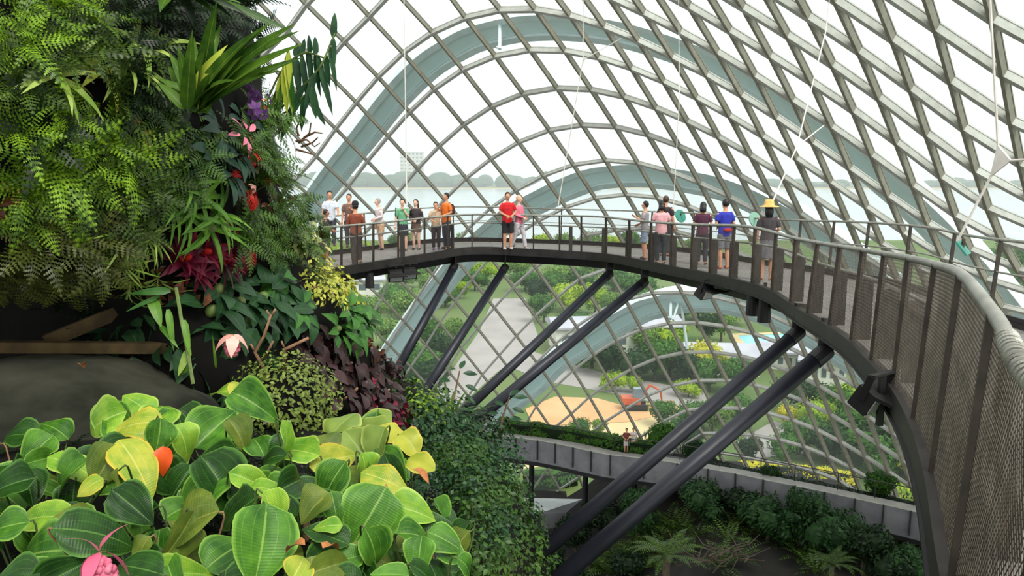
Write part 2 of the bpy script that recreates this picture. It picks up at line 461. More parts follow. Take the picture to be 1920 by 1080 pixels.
brk.inputs['Mortar Size'].default_value = .012; brk.inputs['Brick Width'].default_value = 1.2; brk.inputs['Row Height'].default_value = .5
m_deck = t.done(t.bsdf(t.mix(t.math('MULTIPLY', nzd, .3), brk.outputs[0], s2l((95, 92, 88))), .6))
# inner edge read at the posts: rail top x,y / foot x,y / distance
INN = [(470, 432, 470, 520, 18.6), (560, 430, 562, 516, 20.0), (640, 424, 640, 506, 21.2), (700, 419, 700, 496, 22.6), (796, 409, 796, 481, 24.4), (885, 402, 885, 468, 25.7), (1000, 404, 1000, 472, 25.5), (1090, 405, 1090, 477, 24.4),
       (1136, 407, 1136, 481, 23.5), (1180, 412, 1180, 488, 22.5), (1221, 416, 1221, 497, 21.3), (1260, 419, 1259, 505, 20.1), (1299, 421, 1297, 512, 19.0), (1333, 422, 1331, 519, 18.0), (1377, 423, 1369, 528, 16.6),
       (1416, 427, 1410, 539, 15.5), (1455, 437, 1447, 553, 14.5), (1492, 447, 1482, 576, 13.4), (1533, 455, 1513, 597, 12.1), (1575, 462, 1554, 621, 10.9), (1618, 469, 1595, 650, 9.6), (1659, 476, 1633, 690, 8.2),
       (1705, 484, 1674, 738, 6.9), (1756, 497, 1712, 806, 5.65), (1804, 516, 1746, 912, 4.4), (1866, 592, 1784, 1125, 3.2), (1990, 760, 1880, 1500, 2.2)]
top_c = [tuple(P(x, y, d)) for x, y, _, _, d in INN]; bot_c = [tuple(P(x, y, d)) for _, _, x, y, d in INN]
# the walkway carries on past the camera's right side
last_t, last_b = Vector(top_c[-1]), Vector(bot_c[-1])
for k, (dx, dy, dz) in enumerate([(-.12, -1.3, -.02), (-.2, -2.7, -.03), (-.2, -4.2, -.03)]):
    top_c.append(tuple(last_t + Vector((dx, dy, dz)))); bot_c.append(tuple(last_b + Vector((dx, dy, dz))))
def smooth(pl):
    a = np.array(pl)
    for _ in range(2):
        a[1:-1] = .25 * a[:-2] + .5 * a[1:-1] + .25 * a[2:]
    return [tuple(p) for p in a]
# even out the distances only (keep each point on its line of sight)
def refit(pl):
    a = smooth(pl); o = []
    for p, q in zip(pl, a):
        if p[1] > 3:
            r = Vector(p) - CAM; o.append(tuple(CAM + r * ((q[1]) / p[1])))
        else: o.append(p)
    return o
top_c, bot_c = refit(top_c), refit(bot_c)
NS = 6
TOP = [Vector(p) for p in catmull(top_c, NS)]; BOT = [Vector(p) for p in catmull(bot_c, NS)]
NP = len(TOP)
OUTN = []
for i in range(NP):
    tg = BOT[min(i + 3, NP - 1)] - BOT[max(i - 3, 0)]; tg.z = 0; tg.normalize()
    OUTN.append(Vector((-tg.y, tg.x, 0)))          # away from the mountain
if OUTN[NP // 2].x < 0: OUTN = [-n for n in OUTN]
for _ in range(6):
    OUTN = [OUTN[0]] + [(OUTN[i - 1] + OUTN[i] * 2 + OUTN[i + 1]).normalized() for i in range(1, NP - 1)] + [OUTN[-1]]
WID = 2.7
DI = [BOT[i] + Vector((0, 0, .03)) for i in range(NP)]
DO = [DI[i] + OUTN[i] * WID for i in range(NP)]
walk = thing_at('elevated_walkway', DI[NP // 2], 'curving elevated steel walkway with mesh railings sweeping round from the cliff', 'walkway')
ring = lambda i: [DI[i], DO[i], DO[i] - Vector((0, 0, .12)), DI[i] - Vector((0, 0, .12))]
def strip(rings, uvs=None, closed=True):
    mb = MB(); n = len(rings[0])
    L = 0
    for i in range(len(rings) - 1):
        a, b = rings[i], rings[i + 1]; l2 = L + (b[0] - a[0]).length
        for k in range(n if closed else n - 1):
            k2 = (k + 1) % n
            mb.add([a[k], a[k2], b[k2], b[k]], [(0, 1, 2, 3)], [[(L, k * WID), (L, (k + 1) * WID), (l2, (k + 1) * WID), (l2, k * WID)]])
        L = l2
    mb.face(range(0, 0 + 0)) if False else None
    return mb
part(strip([ring(i) for i in range(NP)]), 'deck', m_deck, walk)
def off(i, s, z): return DI[i] + OUTN[i] * s + Vector((0, 0, z))
idx = range(0, NP, 2)
for nm, s0, s1, z0, z1, mm in (('edge_beam', -.05, .06, .06, -.15, m_fascia), ('edge_beam', WID - .06, WID + .05, .06, -.15, m_fascia)):
    part(strip([[off(i, s0, z0), off(i, s1, z0), off(i, s1, z1), off(i, s0, z1)] for i in range(NP)]), nm, mm, walk)
part(strip([[off(i, -.07, -.15), off(i, .12, -.15), off(i, .12, -.18), off(i, -.07, -.18)] for i in range(NP)]), 'bottom_flange', m_dark, walk)
part(strip([[off(i, .35, -.19), off(i, 1.9, -.19), off(i, 1.8, -.46), off(i, .42, -.46)] for i in range(NP)]), 'spine_girder', m_dark, walk)
part(strip([[off(i, .07, -.125), off(i, WID - .07, -.125), off(i, WID - .07, -.2), off(i, .07, -.2)] for i in range(NP)]), 'soffit', m_dark, walk)
mb = MB(); mb.tube(TOP, .031, 12); part(mb, 'handrail', m_rail, walk, True)
# spiral cord round the nearest stretch of handrail
i0 = NP - 1 - int(NS * 3.75); near = TOP[i0:NP - NS]; cs = []
fine = [Vector(p) for p in catmull([tuple(p) for p in near], 90)]
ang = 0; ln = 0
for i in range(len(fine) - 1):
    tg = (fine[i + 1] - fine[i]); ln += tg.length; tg.normalize(); x = tg.cross(Vector((0, 0, 1))).normalized(); y = x.cross(tg)
    a = ln / .042 * 2 * PI; cs.append(fine[i] + x * (math.cos(a) * .034) + y * (math.sin(a) * .034))
mb = MB(); mb.tube(cs, .0085, 5); part(mb, 'rail_cord', m_rail, walk)
# post positions: at the measured control points (far stretch gets one between as well)
PI_ = [k * NS for k in range(2, len(INN))] + [len(INN) * NS - NS + 3 * k for k in range(2, 5)]
PI_ += [k * NS + NS // 2 for k in (2, 3, 4, 5, 6)]
PI_ = sorted({min(i, NP - 1) for i in PI_})
for i in PI_:
    mb = MB(); a = DI[i] - Vector((0, 0, .1)); b = TOP[i]
    mb.bar(a, b, .03, .065, OUTN[i]); part(mb, 'post', m_post, walk)
# mesh infill between posts: crossed straight wires
allp = [0] + PI_
for a, b in zip(allp, allp[1:]):
    mb = MB(); seg = list(range(a, b + 1)); L = [0]
    for i in seg[1:]: L.append(L[-1] + (BOT[i] - BOT[i - 1]).length)
    H = (TOP[a] - BOT[a]).length; tot = L[-1]
    dist = (TOP[(a + b) // 2] - CAM).length
    sp = .031 if dist < 6 else (.04 if dist < 9 else .05); rr = .0023 if dist < 6 else .0015
    def pt(s, h):
        s = max(0, min(tot, s)); j = 0
        while j < len(L) - 2 and L[j + 1] < s: j += 1
        f = (s - L[j]) / max(1e-6, L[j + 1] - L[j]); i = seg[j]
        lo = DI[i].lerp(DI[i + 1], f) - Vector((0, 0, .02)); hi = TOP[i].lerp(TOP[i + 1], f)
        return lo.lerp(hi, h)
    run = H * .62
    for sg in (1, -1):
        s = -run
        while s < tot + run:
            s0, s1 = (s, s + run) if sg > 0 else (s + run, s)
            # clip to the panel
            h0, h1 = 0.0, 1.0
            ds = s1 - s0
            for edge, keep in ((0, 1), (tot, -1)):
                f = (edge - s0) / ds
                if (ds > 0) == (keep > 0): h0 = max(h0, f)
                else: h1 = min(h1, f)
            if h1 - h0 > .01:
                nseg = 2 if dist < 9 else 1
                mb.tube([pt(s0 + ds * (h0 + (h1 - h0) * k / nseg), h0 + (h1 - h0) * k / nseg) for k in range(nseg + 1)], rr, 3, cap=False)
            s += sp
    part(mb, 'wire_mesh', m_wire, walk)
# inner fin posts and their low handrail
def frail(i, z): return off(i, .22, z)
fins = [i for i in range(4, NP - NS, 6)]
for i in fins:
    mb = MB(); mb.bar(frail(i, 0), frail(i, .78), .035, .19, (DI[min(i + 1, NP - 1)] - DI[i - 1]).normalized() if i % 2 else OUTN[i]); part(mb, 'fin_post', m_fin, walk)
mb = MB(); mb.tube([frail(i, .8) for i in range(0, NP - NS)], .022, 8); part(mb, 'low_handrail', m_rail, walk, True)
# outer railing
def orail(i, z): return off(i, WID, z)
oposts = list(range(2, NP - 2, 7))
for i in oposts:
    mb = MB(); mb.bar(orail(i, -.05), orail(i, 1.2) + OUTN[i] * .08, .03, .055, OUTN[i]); part(mb, 'post', m_post, walk)
mb = MB(); mb.tube([orail(i, 1.2) + OUTN[i] * .08 for i in range(NP)], .024, 8); part(mb, 'outer_handrail', m_rail, walk, True)
mb = MB(); mb.tube([orail(i, .72) + OUTN[i] * .05 for i in range(NP)], .016, 6); part(mb, 'outer_mid_rail', m_rail, walk, True)
part(strip([[orail(i, .0) + OUTN[i] * -.02, orail(i, .0) + OUTN[i] * .02, orail(i, .14) + OUTN[i] * .02, orail(i, .14) - OUTN[i] * .02] for i in range(NP)]), 'kick_board', m_dark, walk)
def deck_at(px, py):
    """point of the walking surface seen at px,py"""
    return DECKB.ray_cast(CAM, ray(px, py))[0]
_vs, _fs = [], []
for i in range(NP): _vs += [DI[i], DO[i] + OUTN[i] * .4]
for i in range(NP - 1): _fs.append((2 * i, 2 * i + 1, 2 * i + 3, 2 * i + 2))
DECKB = BVHTree.FromPolygons(_vs, _fs)
# ------------------------------------------------------------------ slanting struts
m_strut = mat('blue_black_steel', (35, 37, 46), (26, 28, 35), 1.5, .42, .2)
def near_deck(px, d0):
    """walkway index whose inner edge shows at px beyond distance d0"""
    return min((abs(proj(DI[i])[0] - px), i) for i in range(NP) if DI[i].y > d0)[1]
STR = [(853, 497, 738, 705, 21.5, .125, 'short slanting strut, leftmost under the far walkway'), (948, 500, 770, 775, 20.5, .125, 'second slanting strut from the cliff under the far walkway'),
       (1144, 512, 845, 795, 18.5, .125, 'third slanting strut from the cliff under the far walkway'), (1210, 527, 860, 815, 17.5, .13, 'fourth slanting strut from the cliff, crossing the pale arch'),
       (1500, 620, 1000, 1050, 10.3, .115, 'long dark strut nearest but one, upper of the large crossing pair'), (1552, 655, 960, 1160, 9.6, .12, 'long dark strut nearest the camera, lower of the large crossing pair')]
for x0, y0, x1, y1, d1, r, lab in STR:
    i = near_deck(x0, 8)
    dtop = DI[i].y + .35
    a = P(x0, y0, dtop); b = P(x1, y1, d1)
    rt = thing_at('support_strut', b, lab, 'strut', 'slanting struts under the walkway')
    mb = MB(); mb.tube([b, a], r, 16); part(mb, 'tube', m_strut, rt, True)
    dr = (a - b).normalized()
    mb = MB(); mb.tube([a - dr * .28, a - dr * .02], r * 1.06, 16); part(mb, 'end_collar', m_dark, rt)
    mb = MB(); mb.bar(a - dr * .05, a + Vector((0, 0, .45)), .05, .22, OUTN[i]); part(mb, 'end_plate', m_dark, rt)
# ------------------------------------------------------------------ floodlights slung under the walkway
m_black = mat('matt_black', (26, 26, 26), (20, 20, 20), 5, .6)
m_lens = mat('lamp_glass', (190, 192, 190), (160, 162, 160), 5, .2)
def flood(px, py, d, s, yaw, label):
    c = P(px, py, d); rt = thing_at('floodlight', c, label, 'floodlight', 'floodlights under the walkway')
    M = Matrix.Rotation(yaw, 3, 'Z') @ Matrix.Rotation(.5, 3, 'X')
    mb = MB(); prof = [(-.5, -.32), (.5, -.32), (.42, .3), (-.42, .3)]
    vs = [M @ Vector((x * s, y * s, z * s)) for y in (-.28, .28) for x, z in prof]
    mb.add([v + c for v in vs], [(0, 1, 2, 3), (7, 6, 5, 4), (0, 4, 5, 1), (1, 5, 6, 2), (2, 6, 7, 3), (3, 7, 4, 0)]); part(mb, 'housing', m_black, rt)
    mb = MB(); mb.box(c + M @ Vector((0, -.3 * s, 0)), (.8 * s, .03 * s, .5 * s), M); part(mb, 'lens', m_lens, rt)
    mb = MB(); a = [Vector((-.5, -.28, .3)), Vector((.5, -.28, .3)), Vector((.62, -.85, .52)), Vector((-.62, -.85, .52))]
    a = [c + M @ (v * s) for v in a]; n = (a[1] - a[0]).cross(a[2] - a[0]).normalized() * .015
    mb.add([v - n for v in a] + [v + n for v in a], [(0, 1, 2, 3), (7, 6, 5, 4), (0, 4, 5, 1), (1, 5, 6, 2), (2, 6, 7, 3), (3, 7, 4, 0)]); part(mb, 'barn_door', m_black, rt)
    i = near_deck(px, d - 2)
    mb = MB()
    for sx in (-.5, .5): mb.bar(c + M @ Vector((sx * s, 0, 0)), c + M @ Vector((sx * s, .1 * s, .75 * s)), .02, .06)
    mb.bar(c + M @ Vector((-.5 * s, .1 * s, .75 * s)), c + M @ Vector((.5 * s, .1 * s, .75 * s)), .06, .02)
    top = c + M @ Vector((0, .1 * s, .75 * s)); mb.bar(top, Vector((top.x, top.y, DI[i].z - .2)), .05, .05, Vector((0, 1, 0))); part(mb, 'bracket', m_black, rt)
flood(1634, 745, 6.9, .33, .6, 'large black floodlight with open flap hung beneath the near railing')
flood(742, 517, 23.2, .45, .3, 'small black floodlight beneath the far walkway, left of its neighbour')
flood(768, 512, 23.6, .42, .3, 'small black floodlight beneath the far walkway, beside the first strut')
flood(1322, 547, 18.0, .42, .7, 'black floodlight under the bend where the pale arch peaks')
for px, py, d, h, lab in ((1411, 570, 15.6, .5, 'dark boxy light hung under the bend, left of a pair'), (1433, 580, 15.2, .55, 'dark boxy light hung under the bend, right of a pair'), (693, 525, 22.6, .5, 'dark boxy light hung under the walkway by the cliff')):
    c = P(px, py, d); rt = thing_at('spotlight', c, lab, 'spotlight', 'boxy lights under the walkway')
    mb = MB(); mb.tube([c - Vector((0, 0, h * .45)), c - Vector((0, 0, h * .2)), c + Vector((0, 0, h * .4))], [.13, .13, .11], 10); part(mb, 'housing', m_black, rt)
    mb = MB(); mb.tube([c - Vector((0, 0, h * .46)), c - Vector((0, 0, h * .42))], .11, 10); part(mb, 'lens', m_lens, rt)
    mb = MB(); mb.bar(c + Vector((0, 0, h * .3)), c + Vector((0, 0, h * .95)), .05, .05, Vector((0, 1, 0))); part(mb, 'bracket', m_black, rt)
# ------------------------------------------------------------------ teal information signs on the outer rail
m_sign = mat('teal_sign', (62, 142, 122), (52, 128, 110), 4, .45)
m_signp = mat('pale_teal_sign', (130, 172, 152), (120, 164, 144), 4, .45)
def sign(px, py, i, s, rx, rz, label, mm, thick=.03, shp=None):
    c = P(px, py, DO[i].y + .15); rt = thing_at('information_sign', c, label, 'sign', 'teal signs on the outer rail')
    M = Matrix.Rotation(rz, 3, 'Z') @ Matrix.Rotation(rx, 3, 'X')
    mb = MB(); n = 16
    if shp == 'round':
        pr = [(math.cos(2 * PI * k / n) * s * .5, math.sin(2 * PI * k / n) * s * .5) for k in range(n)]
    else:
        pr = [(-s * .5, -s * .33), (s * .5, -s * .33), (s * .5, s * .33), (-s * .5, s * .33)]
    m = len(pr)
    vs = [c + M @ Vector((x, y, z)) for z in (-thick / 2, thick / 2) for x, y in pr]
    mb.add(vs, [tuple(range(m))[::-1], tuple(range(m, 2 * m))] + [(k, (k + 1) % m, m + (k + 1) % m, m + k) for k in range(m)])
    part(mb, 'panel', mm, rt)
    mb = MB(); mb.bar(c - M @ Vector((0, 0, .02)), Vector((c.x, c.y, DO[i].z + 1.15)), .04, .04, Vector((0, 1, 0))); part(mb, 'stand', m_post, rt)
def outer_index(px): return min((abs(proj(DO[i])[0] - px), i) for i in range(NP) if DO[i].y > 9 and DO[i].x > 0)[1]
sign(1276, 405, outer_index(1276), .42, 1.2, .6, 'round teal sign on the outer rail beside the pink top', m_sign, shp='round')
sign(1415, 411, outer_index(1415), .40, 1.35, .5, 'round pale teal sign on the outer rail left of the straw hat', m_signp, shp='round')
sign(1806, 465, outer_index(1806), .40, .9, .9, 'tilted rectangular teal sign at the outer rail behind the near bend', m_sign)
# ------------------------------------------------------------------ white hanger rods
m_rod = mat('white_rod', (222, 218, 208), (205, 200, 190), 4, .4)
def hanger(label, plate, arms, r=.018, ps=.3):
    c = Vector(plate) if plate else None
    rt = thing_at('hanger_rod', arms[0][-1] if not c else c, label, 'hanger', 'white hanger rods of the walkway')
    for ar in arms:
        mb = MB(); mb.tube(ar, r, 6); part(mb, 'rod', m_rod, rt)
    if c:
        mb = MB(); n = 3; ds = [(ar[0] - c if (ar[0] - c).length > (ar[-1] - c).length else ar[-1] - c).normalized() for ar in arms][:3]
        q = [c + d * ps for d in ds]; nn = (q[1] - q[0]).cross(q[2] - q[0]).normalized() * .02
        mb.add([v - nn for v in q] + [v + nn for v in q], [(2, 1, 0), (3, 4, 5), (0, 1, 4, 3), (1, 2, 5, 4), (2, 0, 3, 5)]); part(mb, 'node_plate', m_rod, rt)
def DG(px, py, s=1.0): return Vector(dome_hit(px, py)) * s + CAM * (1 - s)
i = outer_index(1797)
c = P(1873, 302, DO[i].y - .3); hanger('white hanger rod with triangular node plate above the tilted teal sign', c, [[P(1853, -60, DO[i].y - .6), c], [c, P(1795, 452, DO[i].y)], [c, P(1990, 296, DO[i].y - 1.5)]], .022, .26)
c = P(1494, 275, 19.5); hanger('white hanger rod with node plate above the straw hat', c, [[DG(1556, -10), P(1548, 60, 21), c], [c, P(1425, 432, 17.5)], [c, P(1545, 235, 22)]], .016, .3)
c = P(1093, 112, 29); hanger('white hanger rod with node plate above the signposted bend', c, [[DG(1094, -20), c], [c, P(1045, 395, 28.2)], [c, P(1165, 72, 33)]], .016, .3)
hanger('single white hanger rod above the green shirt', None, [[DG(757, -30), P(763, 386, 27.8)]], .02)
hanger('thin white hanger rod descending beside the round teal sign', None, [[DG(1272, -20), P(1274, 180, 24), P(1262, 402, 24)]], .012)
# ================================================================== land outside
GZ = 2.0
def G(px, py, z=GZ): return PZ(px, py, z)
m_land = mat('rough_grass', (72, 102, 42), (104, 114, 66), .06, .9, 0, detail=8, lo=.3, hi=.7)
m_road = mat('pale_asphalt', (160, 152, 148), (146, 139, 135), .15, .85)
m_sand = mat('orange_earth', (198, 146, 100), (208, 164, 120), .2, .9)
m_sand2 = mat('pale_sand', (206, 184, 140), (190, 166, 122), .2, .9)
m_water = mat('river_water', (160, 174, 176), (172, 184, 184), .02, .2, spec=.6)
m_pool = mat('pool_blue', (96, 186, 222), (130, 205, 232), .15, .2)
def flat(pts, z0, z1, name, m, label, parent=None):
    """a slab with a real edge"""
    n = len(pts); vs = [(p[0], p[1], z0) for p in pts] + [(p[0], p[1], z1) for p in pts]
    mb = MB(); mb.add(vs, [tuple(range(n))[::-1], tuple(range(n, 2 * n))] + [(k, (k + 1) % n, n + (k + 1) % n, n + k) for k in range(n)])
    return tag(mb.build(name, m), label, kind='structure')
flat([(-900, 52), (-60, 30), (-50, -60), (60, -60), (60, 20), (900, 20), (900, 338), (-900, 338)], GZ - 2, GZ, 'ground', m_land, 'rough green land outside the glass, down to the river')
flat([(-3500, 330), (3500, 330), (3500, 1490), (-3500, 1490)], GZ - 3, GZ - .6, 'river', m_water, 'pale wide river beyond the trees')
flat([(-3500, 1480), (3500, 1480), (3500, 1560), (-3500, 1560)], GZ - 3, GZ + .5, 'far_beach', m_sand2, 'sandy strip along the far bank of the river')
flat([(-3500, 1550), (3500, 1550), (3500, 2600), (-3500, 2600)], GZ - 3, GZ + 1, 'far_land', m_land, 'land behind the far bank')
def patch(px, z, name, m, label): return flat([G(x, y) for x, y in px], GZ - .3, GZ + z, name, m, label)
patch([(700, 905), (930, 700), (1012, 640), (1000, 604), (985, 560), (925, 560), (900, 620), (830, 720), (730, 800), (640, 905)][::-1], .05, 'road', m_road, 'pale grey road running away outside the glass between trees')
patch([(1000, 660), (1130, 700), (1320, 735), (1330, 768), (1255, 762), (1150, 738), (1020, 715), (960, 690)], .06, 'road', m_road, 'pale grey side road curving past the orange earth outside')
patch([(985, 768), (1040, 745), (1120, 748), (1170, 762), (1262, 752), (1275, 772), (1180, 792), (1000, 800)], .1, 'earth_patch', m_sand, 'orange earth plot beside the digger outside')
patch([(1000, 802), (1180, 792), (1255, 775), (1262, 800), (1180, 850), (980, 880)], .05, 'sand_patch', m_sand2, 'pale sandy plot in front of the digger outside')
patch([(1380, 830), (1450, 790), (1490, 800), (1520, 850), (1420, 860)], .04, 'paved_path', m_road, 'light paved path outside, beyond the yellow hedge')
patch([(1400, 898), (1500, 905), (1640, 935), (1760, 960), (1760, 985), (1600, 960), (1380, 925)], .07, 'paved_path', m_road, 'grey path outside in front of the yellow hedge')
# pool
pl = thing_at('pool', G(1440, 645), 'bright blue pool outside, beyond the grey roofs', 'pool')
q = [G(1375, 632), G(1500, 628), G(1535, 668), G(1400, 662)]
mb = MB(); mb.add([v + Vector((0, 0, .35)) for v in q], [(0, 3, 2, 1)]); part(mb, 'water', m_pool, pl)
mb = MB()
for a, b in zip(q, q[1:] + q[:1]): mb.bar(a + Vector((0, 0, .25)), b + Vector((0, 0, .25)), 1.2, .5)
part(mb, 'rim', m_sand2, pl)
# buildings
m_wallw = mat('pale_wall', (226, 222, 210), (210, 206, 196), .2, .8)
m_roofg = mat('grey_metal_roof', (176, 174, 182), (160, 158, 168), .4, .5)
m_win = mat('dark_window', (96, 106, 110), (84, 92, 98), 1, .2)
def house(c, w_, d_, h, yaw, label, roof=m_roofg, wall=m_wallw, pitch=.25, nwin=5, rows=1):
    rt = thing_at('building', c, label, 'building'); M = Matrix.Rotation(yaw, 3, 'Z'); c = Vector(c)
    mb = MB(); mb.box(c + Vector((0, 0, h / 2)), (w_, d_, h), M); part(mb, 'wall', wall, rt)
    mb = MB(); e = .6; k = pitch * d_ / 2
    pr = [(-d_ / 2 - e, 0), (d_ / 2 + e, 0), (d_ / 2 + e, .25), (0, k + .3), (-d_ / 2 - e, .25)]
    vs = [c + M @ Vector((x, y, h + z)) for x in (-w_ / 2 - e, w_ / 2 + e) for y, z in pr]
    mb.add(vs, [(0, 1, 2, 3, 4)[::-1], (5, 6, 7, 8, 9)] + [(j, (j + 1) % 5, 5 + (j + 1) % 5, 5 + j) for j in range(5)]); part(mb, 'roof', roof, rt)
    for r_ in range(rows):
        for j in range(nwin):
            mb = MB(); x = -w_ / 2 + w_ * (j + .5) / nwin; z = h * (r_ + .55) / rows
            mb.box(c + M @ Vector((x, -d_ / 2 - .02, z)), (w_ / nwin * .55, .1, h / rows * .4), M); part(mb, 'window', m_win, rt)
house(G(1350, 692), 9.5, 8, 2.6, -.1, 'low building with a wide grey metal roof by the blue pool')
house(G(1462, 684), 6, 6, 2.4, -.3, 'low grey-roofed building behind the upper long strut')
house(G(1150, 652), 20, 8, 4, .1, 'pale low building among the trees beyond the lowest arch')
house(G(1545, 712), 5.5, 6, 3, -.4, 'pale building under the bend seen between the long struts')
house(G(655, 575), 14, 8, 6, .2, 'pale building behind the yellow bush at the cliff edge', rows=2)
house(Vector((-226, 1830, 3)), 52, 20, 74, 0, 'hazy tower block standing behind the woods on the far bank of the river', pitch=.02, nwin=6, rows=9, roof=m_wallw)
# ------------------------------------------------------------------ trees
m_bark = mat('bark', (92, 80, 64), (70, 60, 48), 6, .9)
LEAFC = {'green': ((78, 122, 42), (44, 82, 28)), 'pale': ((126, 154, 70), (84, 120, 48)), 'lime': ((168, 186, 44), (112, 150, 34)), 'dark': ((46, 78, 36), (26, 50, 26)), 'shade': ((34, 54, 26), (18, 32, 17)), 'gold': ((214, 196, 44), (166, 170, 50))}  # shade: darker leaf copy with the lower garden's shade put into its colour
LM = {k: leaf_mat('leaves_' + k, a, b, rough=.55, trans=.3, scale=.8, rnd=.25) for k, (a, b) in LEAFC.items()}
def crown(seed, n, blobs, size, leaf, flat_=.8):
    r = random.Random(seed); mb = MB(); bl = []
    for k in range(blobs):
        a = r.uniform(0, 2 * PI); rr = size * r.uniform(0, .55)
        bl.append((Vector((math.cos(a) * rr, math.sin(a) * rr, size * r.uniform(.1, .75) * flat_)), size * r.uniform(.34, .52)))
    for c, s in bl: mb.ell(c, (s * .62, s * .62, s * .52), 8, 5)
    for k in range(n):
        c, s = r.choice(bl)
        d = Vector((r.gauss(0, 1), r.gauss(0, 1), r.gauss(.15, 1))).normalized(); p = c + Vector((d.x * s, d.y * s, d.z * s * .85)) * r.uniform(.72, 1.08)
        u = (d.orthogonal().normalized() + Vector((r.gauss(0, .5), r.gauss(0, .5), r.gauss(0, .5)))).normalized(); v = (d.cross(u) + Vector((r.gauss(0, .3),) * 3)).normalized()
        l = leaf * r.uniform(.6, 1.3); ww = l * .45
        mb.add([p - u * l, p - v * ww, p + u * l, p + v * ww], [(0, 1, 2, 3)])
    return mb
def trunk(h, r0, seed=0):
    mb = MB(); r = random.Random(seed)
    mb.tube([(0, 0, -.3), (r.uniform(-.1, .1), 0, h * .5), (r.uniform(-.2, .2), r.uniform(-.2, .2), h)], [r0, r0 * .8, r0 * .5], 7); 
    for k in range(4):
        a = k * 1.6 + r.random(); mb.tube([(0, 0, h * .7), (math.cos(a) * h * .35, math.sin(a) * h * .35, h * 1.15)], [r0 * .4, r0 * .15], 5)
    return mb
TREE = {}
for nm, sd, n, bl, s, lf, fl in (('round', 1, 1700, 7, 4.0, .3, .9), ('broad', 2, 2000, 9, 5.0, .32, .6), ('tall', 3, 1800, 8, 3.6, .27, 1.5)):
    TREE[nm] = (crown(sd, n, bl, s, lf, fl), trunk(2.2 if nm != 'tall' else 3, .28, sd), 1.7 if nm != 'tall' else 2.4)
TPRO = {}
def tree(loc, shape, col, sc, label, group, name='tree', yaw=None):
    key = (shape, col)
    if key not in TPRO:
        cr, tr, hz = TREE[shape]
        rt = empty(name); m = MB(); m.v = [(x, y, z + hz) for x, y, z in cr.v]; m.f = cr.f; m.uv = cr.uv; m.mi = cr.mi
        m.build('crown', LM[col], rt); m2 = MB(); m2.v = list(tr.v); m2.f = tr.f; m2.uv = tr.uv; m2.mi = tr.mi; m2.build('trunk', m_bark, rt)
        o = rt; TPRO[key] = rt
    else: o = dup(TPRO[key])
    o.location = loc; o.scale = (sc, sc, sc * R.uniform(.9, 1.1)); o.rotation_euler = (0, 0, R.uniform(0, 6) if yaw is None else yaw)
    tag(o, label, 'tree', group); return o
ADJ = {'green': 'mid green', 'pale': 'pale green', 'lime': 'bright lime green', 'dark': 'dark green', 'gold': 'golden green', 'shade': 'deep green'}
def out_tree(px, py, sc, col, shape, where):
    sz = 'large ' if sc > 1.15 else ('small ' if sc < .62 else '')
    tree(G(px, py), shape, col, sc * 1.15, f"{sz}{ADJ[col]} {shape} tree {where}", f"{col} trees {where}")
# left of the road, seen between the struts
W1 = 'outside the glass left of the road'
for px, py, sc, c, sh in ((700, 610, .9, 'pale', 'round'), (735, 585, .9, 'green', 'broad'), (770, 600, 1.0, 'pale', 'broad'), (730, 650, .8, 'pale', 'round'), (800, 560, .9, 'pale', 'round'), (835, 575, .8, 'green', 'broad'),
                          (862, 560, .7, 'lime', 'round'), (890, 545, .8, 'green', 'broad'), (800, 660, .75, 'green', 'round'), (828, 690, .8, 'dark', 'round'), (790, 715, .9, 'green', 'broad'), (850, 640, .6, 'pale', 'round'), (700, 545, 1, 'pale', 'tall'), (760, 540, 1.0, 'pale', 'broad'),
                          (660, 520, 1.1, 'pale', 'broad'), (905, 530, .9, 'lime', 'broad'), (815, 525, 1.0, 'green', 'broad'), (865, 520, .9, 'pale', 'round'), (800, 760, .8, 'dark', 'round'), (755, 745, .9, 'green', 'tall')):
    out_tree(px, py, sc, c, sh, W1)
W2 = 'outside the glass right of the road'
for px, py, sc, c, sh in ((985, 545, .9, 'green', 'broad'), (1010, 575, 1.0, 'dark', 'round'), (1035, 560, 1.0, 'green', 'broad'), (1020, 605, .8, 'green', 'round'), (1065, 585, .9, 'lime', 'broad'), (1050, 540, 1.1, 'pale', 'broad'), (1090, 560, 1.0, 'green', 'round'),
                          (1115, 590, .9, 'lime', 'round'), (1075, 625, .7, 'green', 'broad'), (1110, 540, 1.1, 'pale', 'tall'), (1150, 545, 1.0, 'green', 'broad'), (1140, 600, .8, 'pale', 'round'), (970, 520, 1.0, 'pale', 'broad'), (1190, 560, 1.1, 'green', 'broad'), (1055, 650, .6, 'pale', 'round'), (1120, 640, .7, 'pale', 'round')):
    out_tree(px, py, sc, c, sh, W2)
W3 = 'outside beyond the lowest arch'
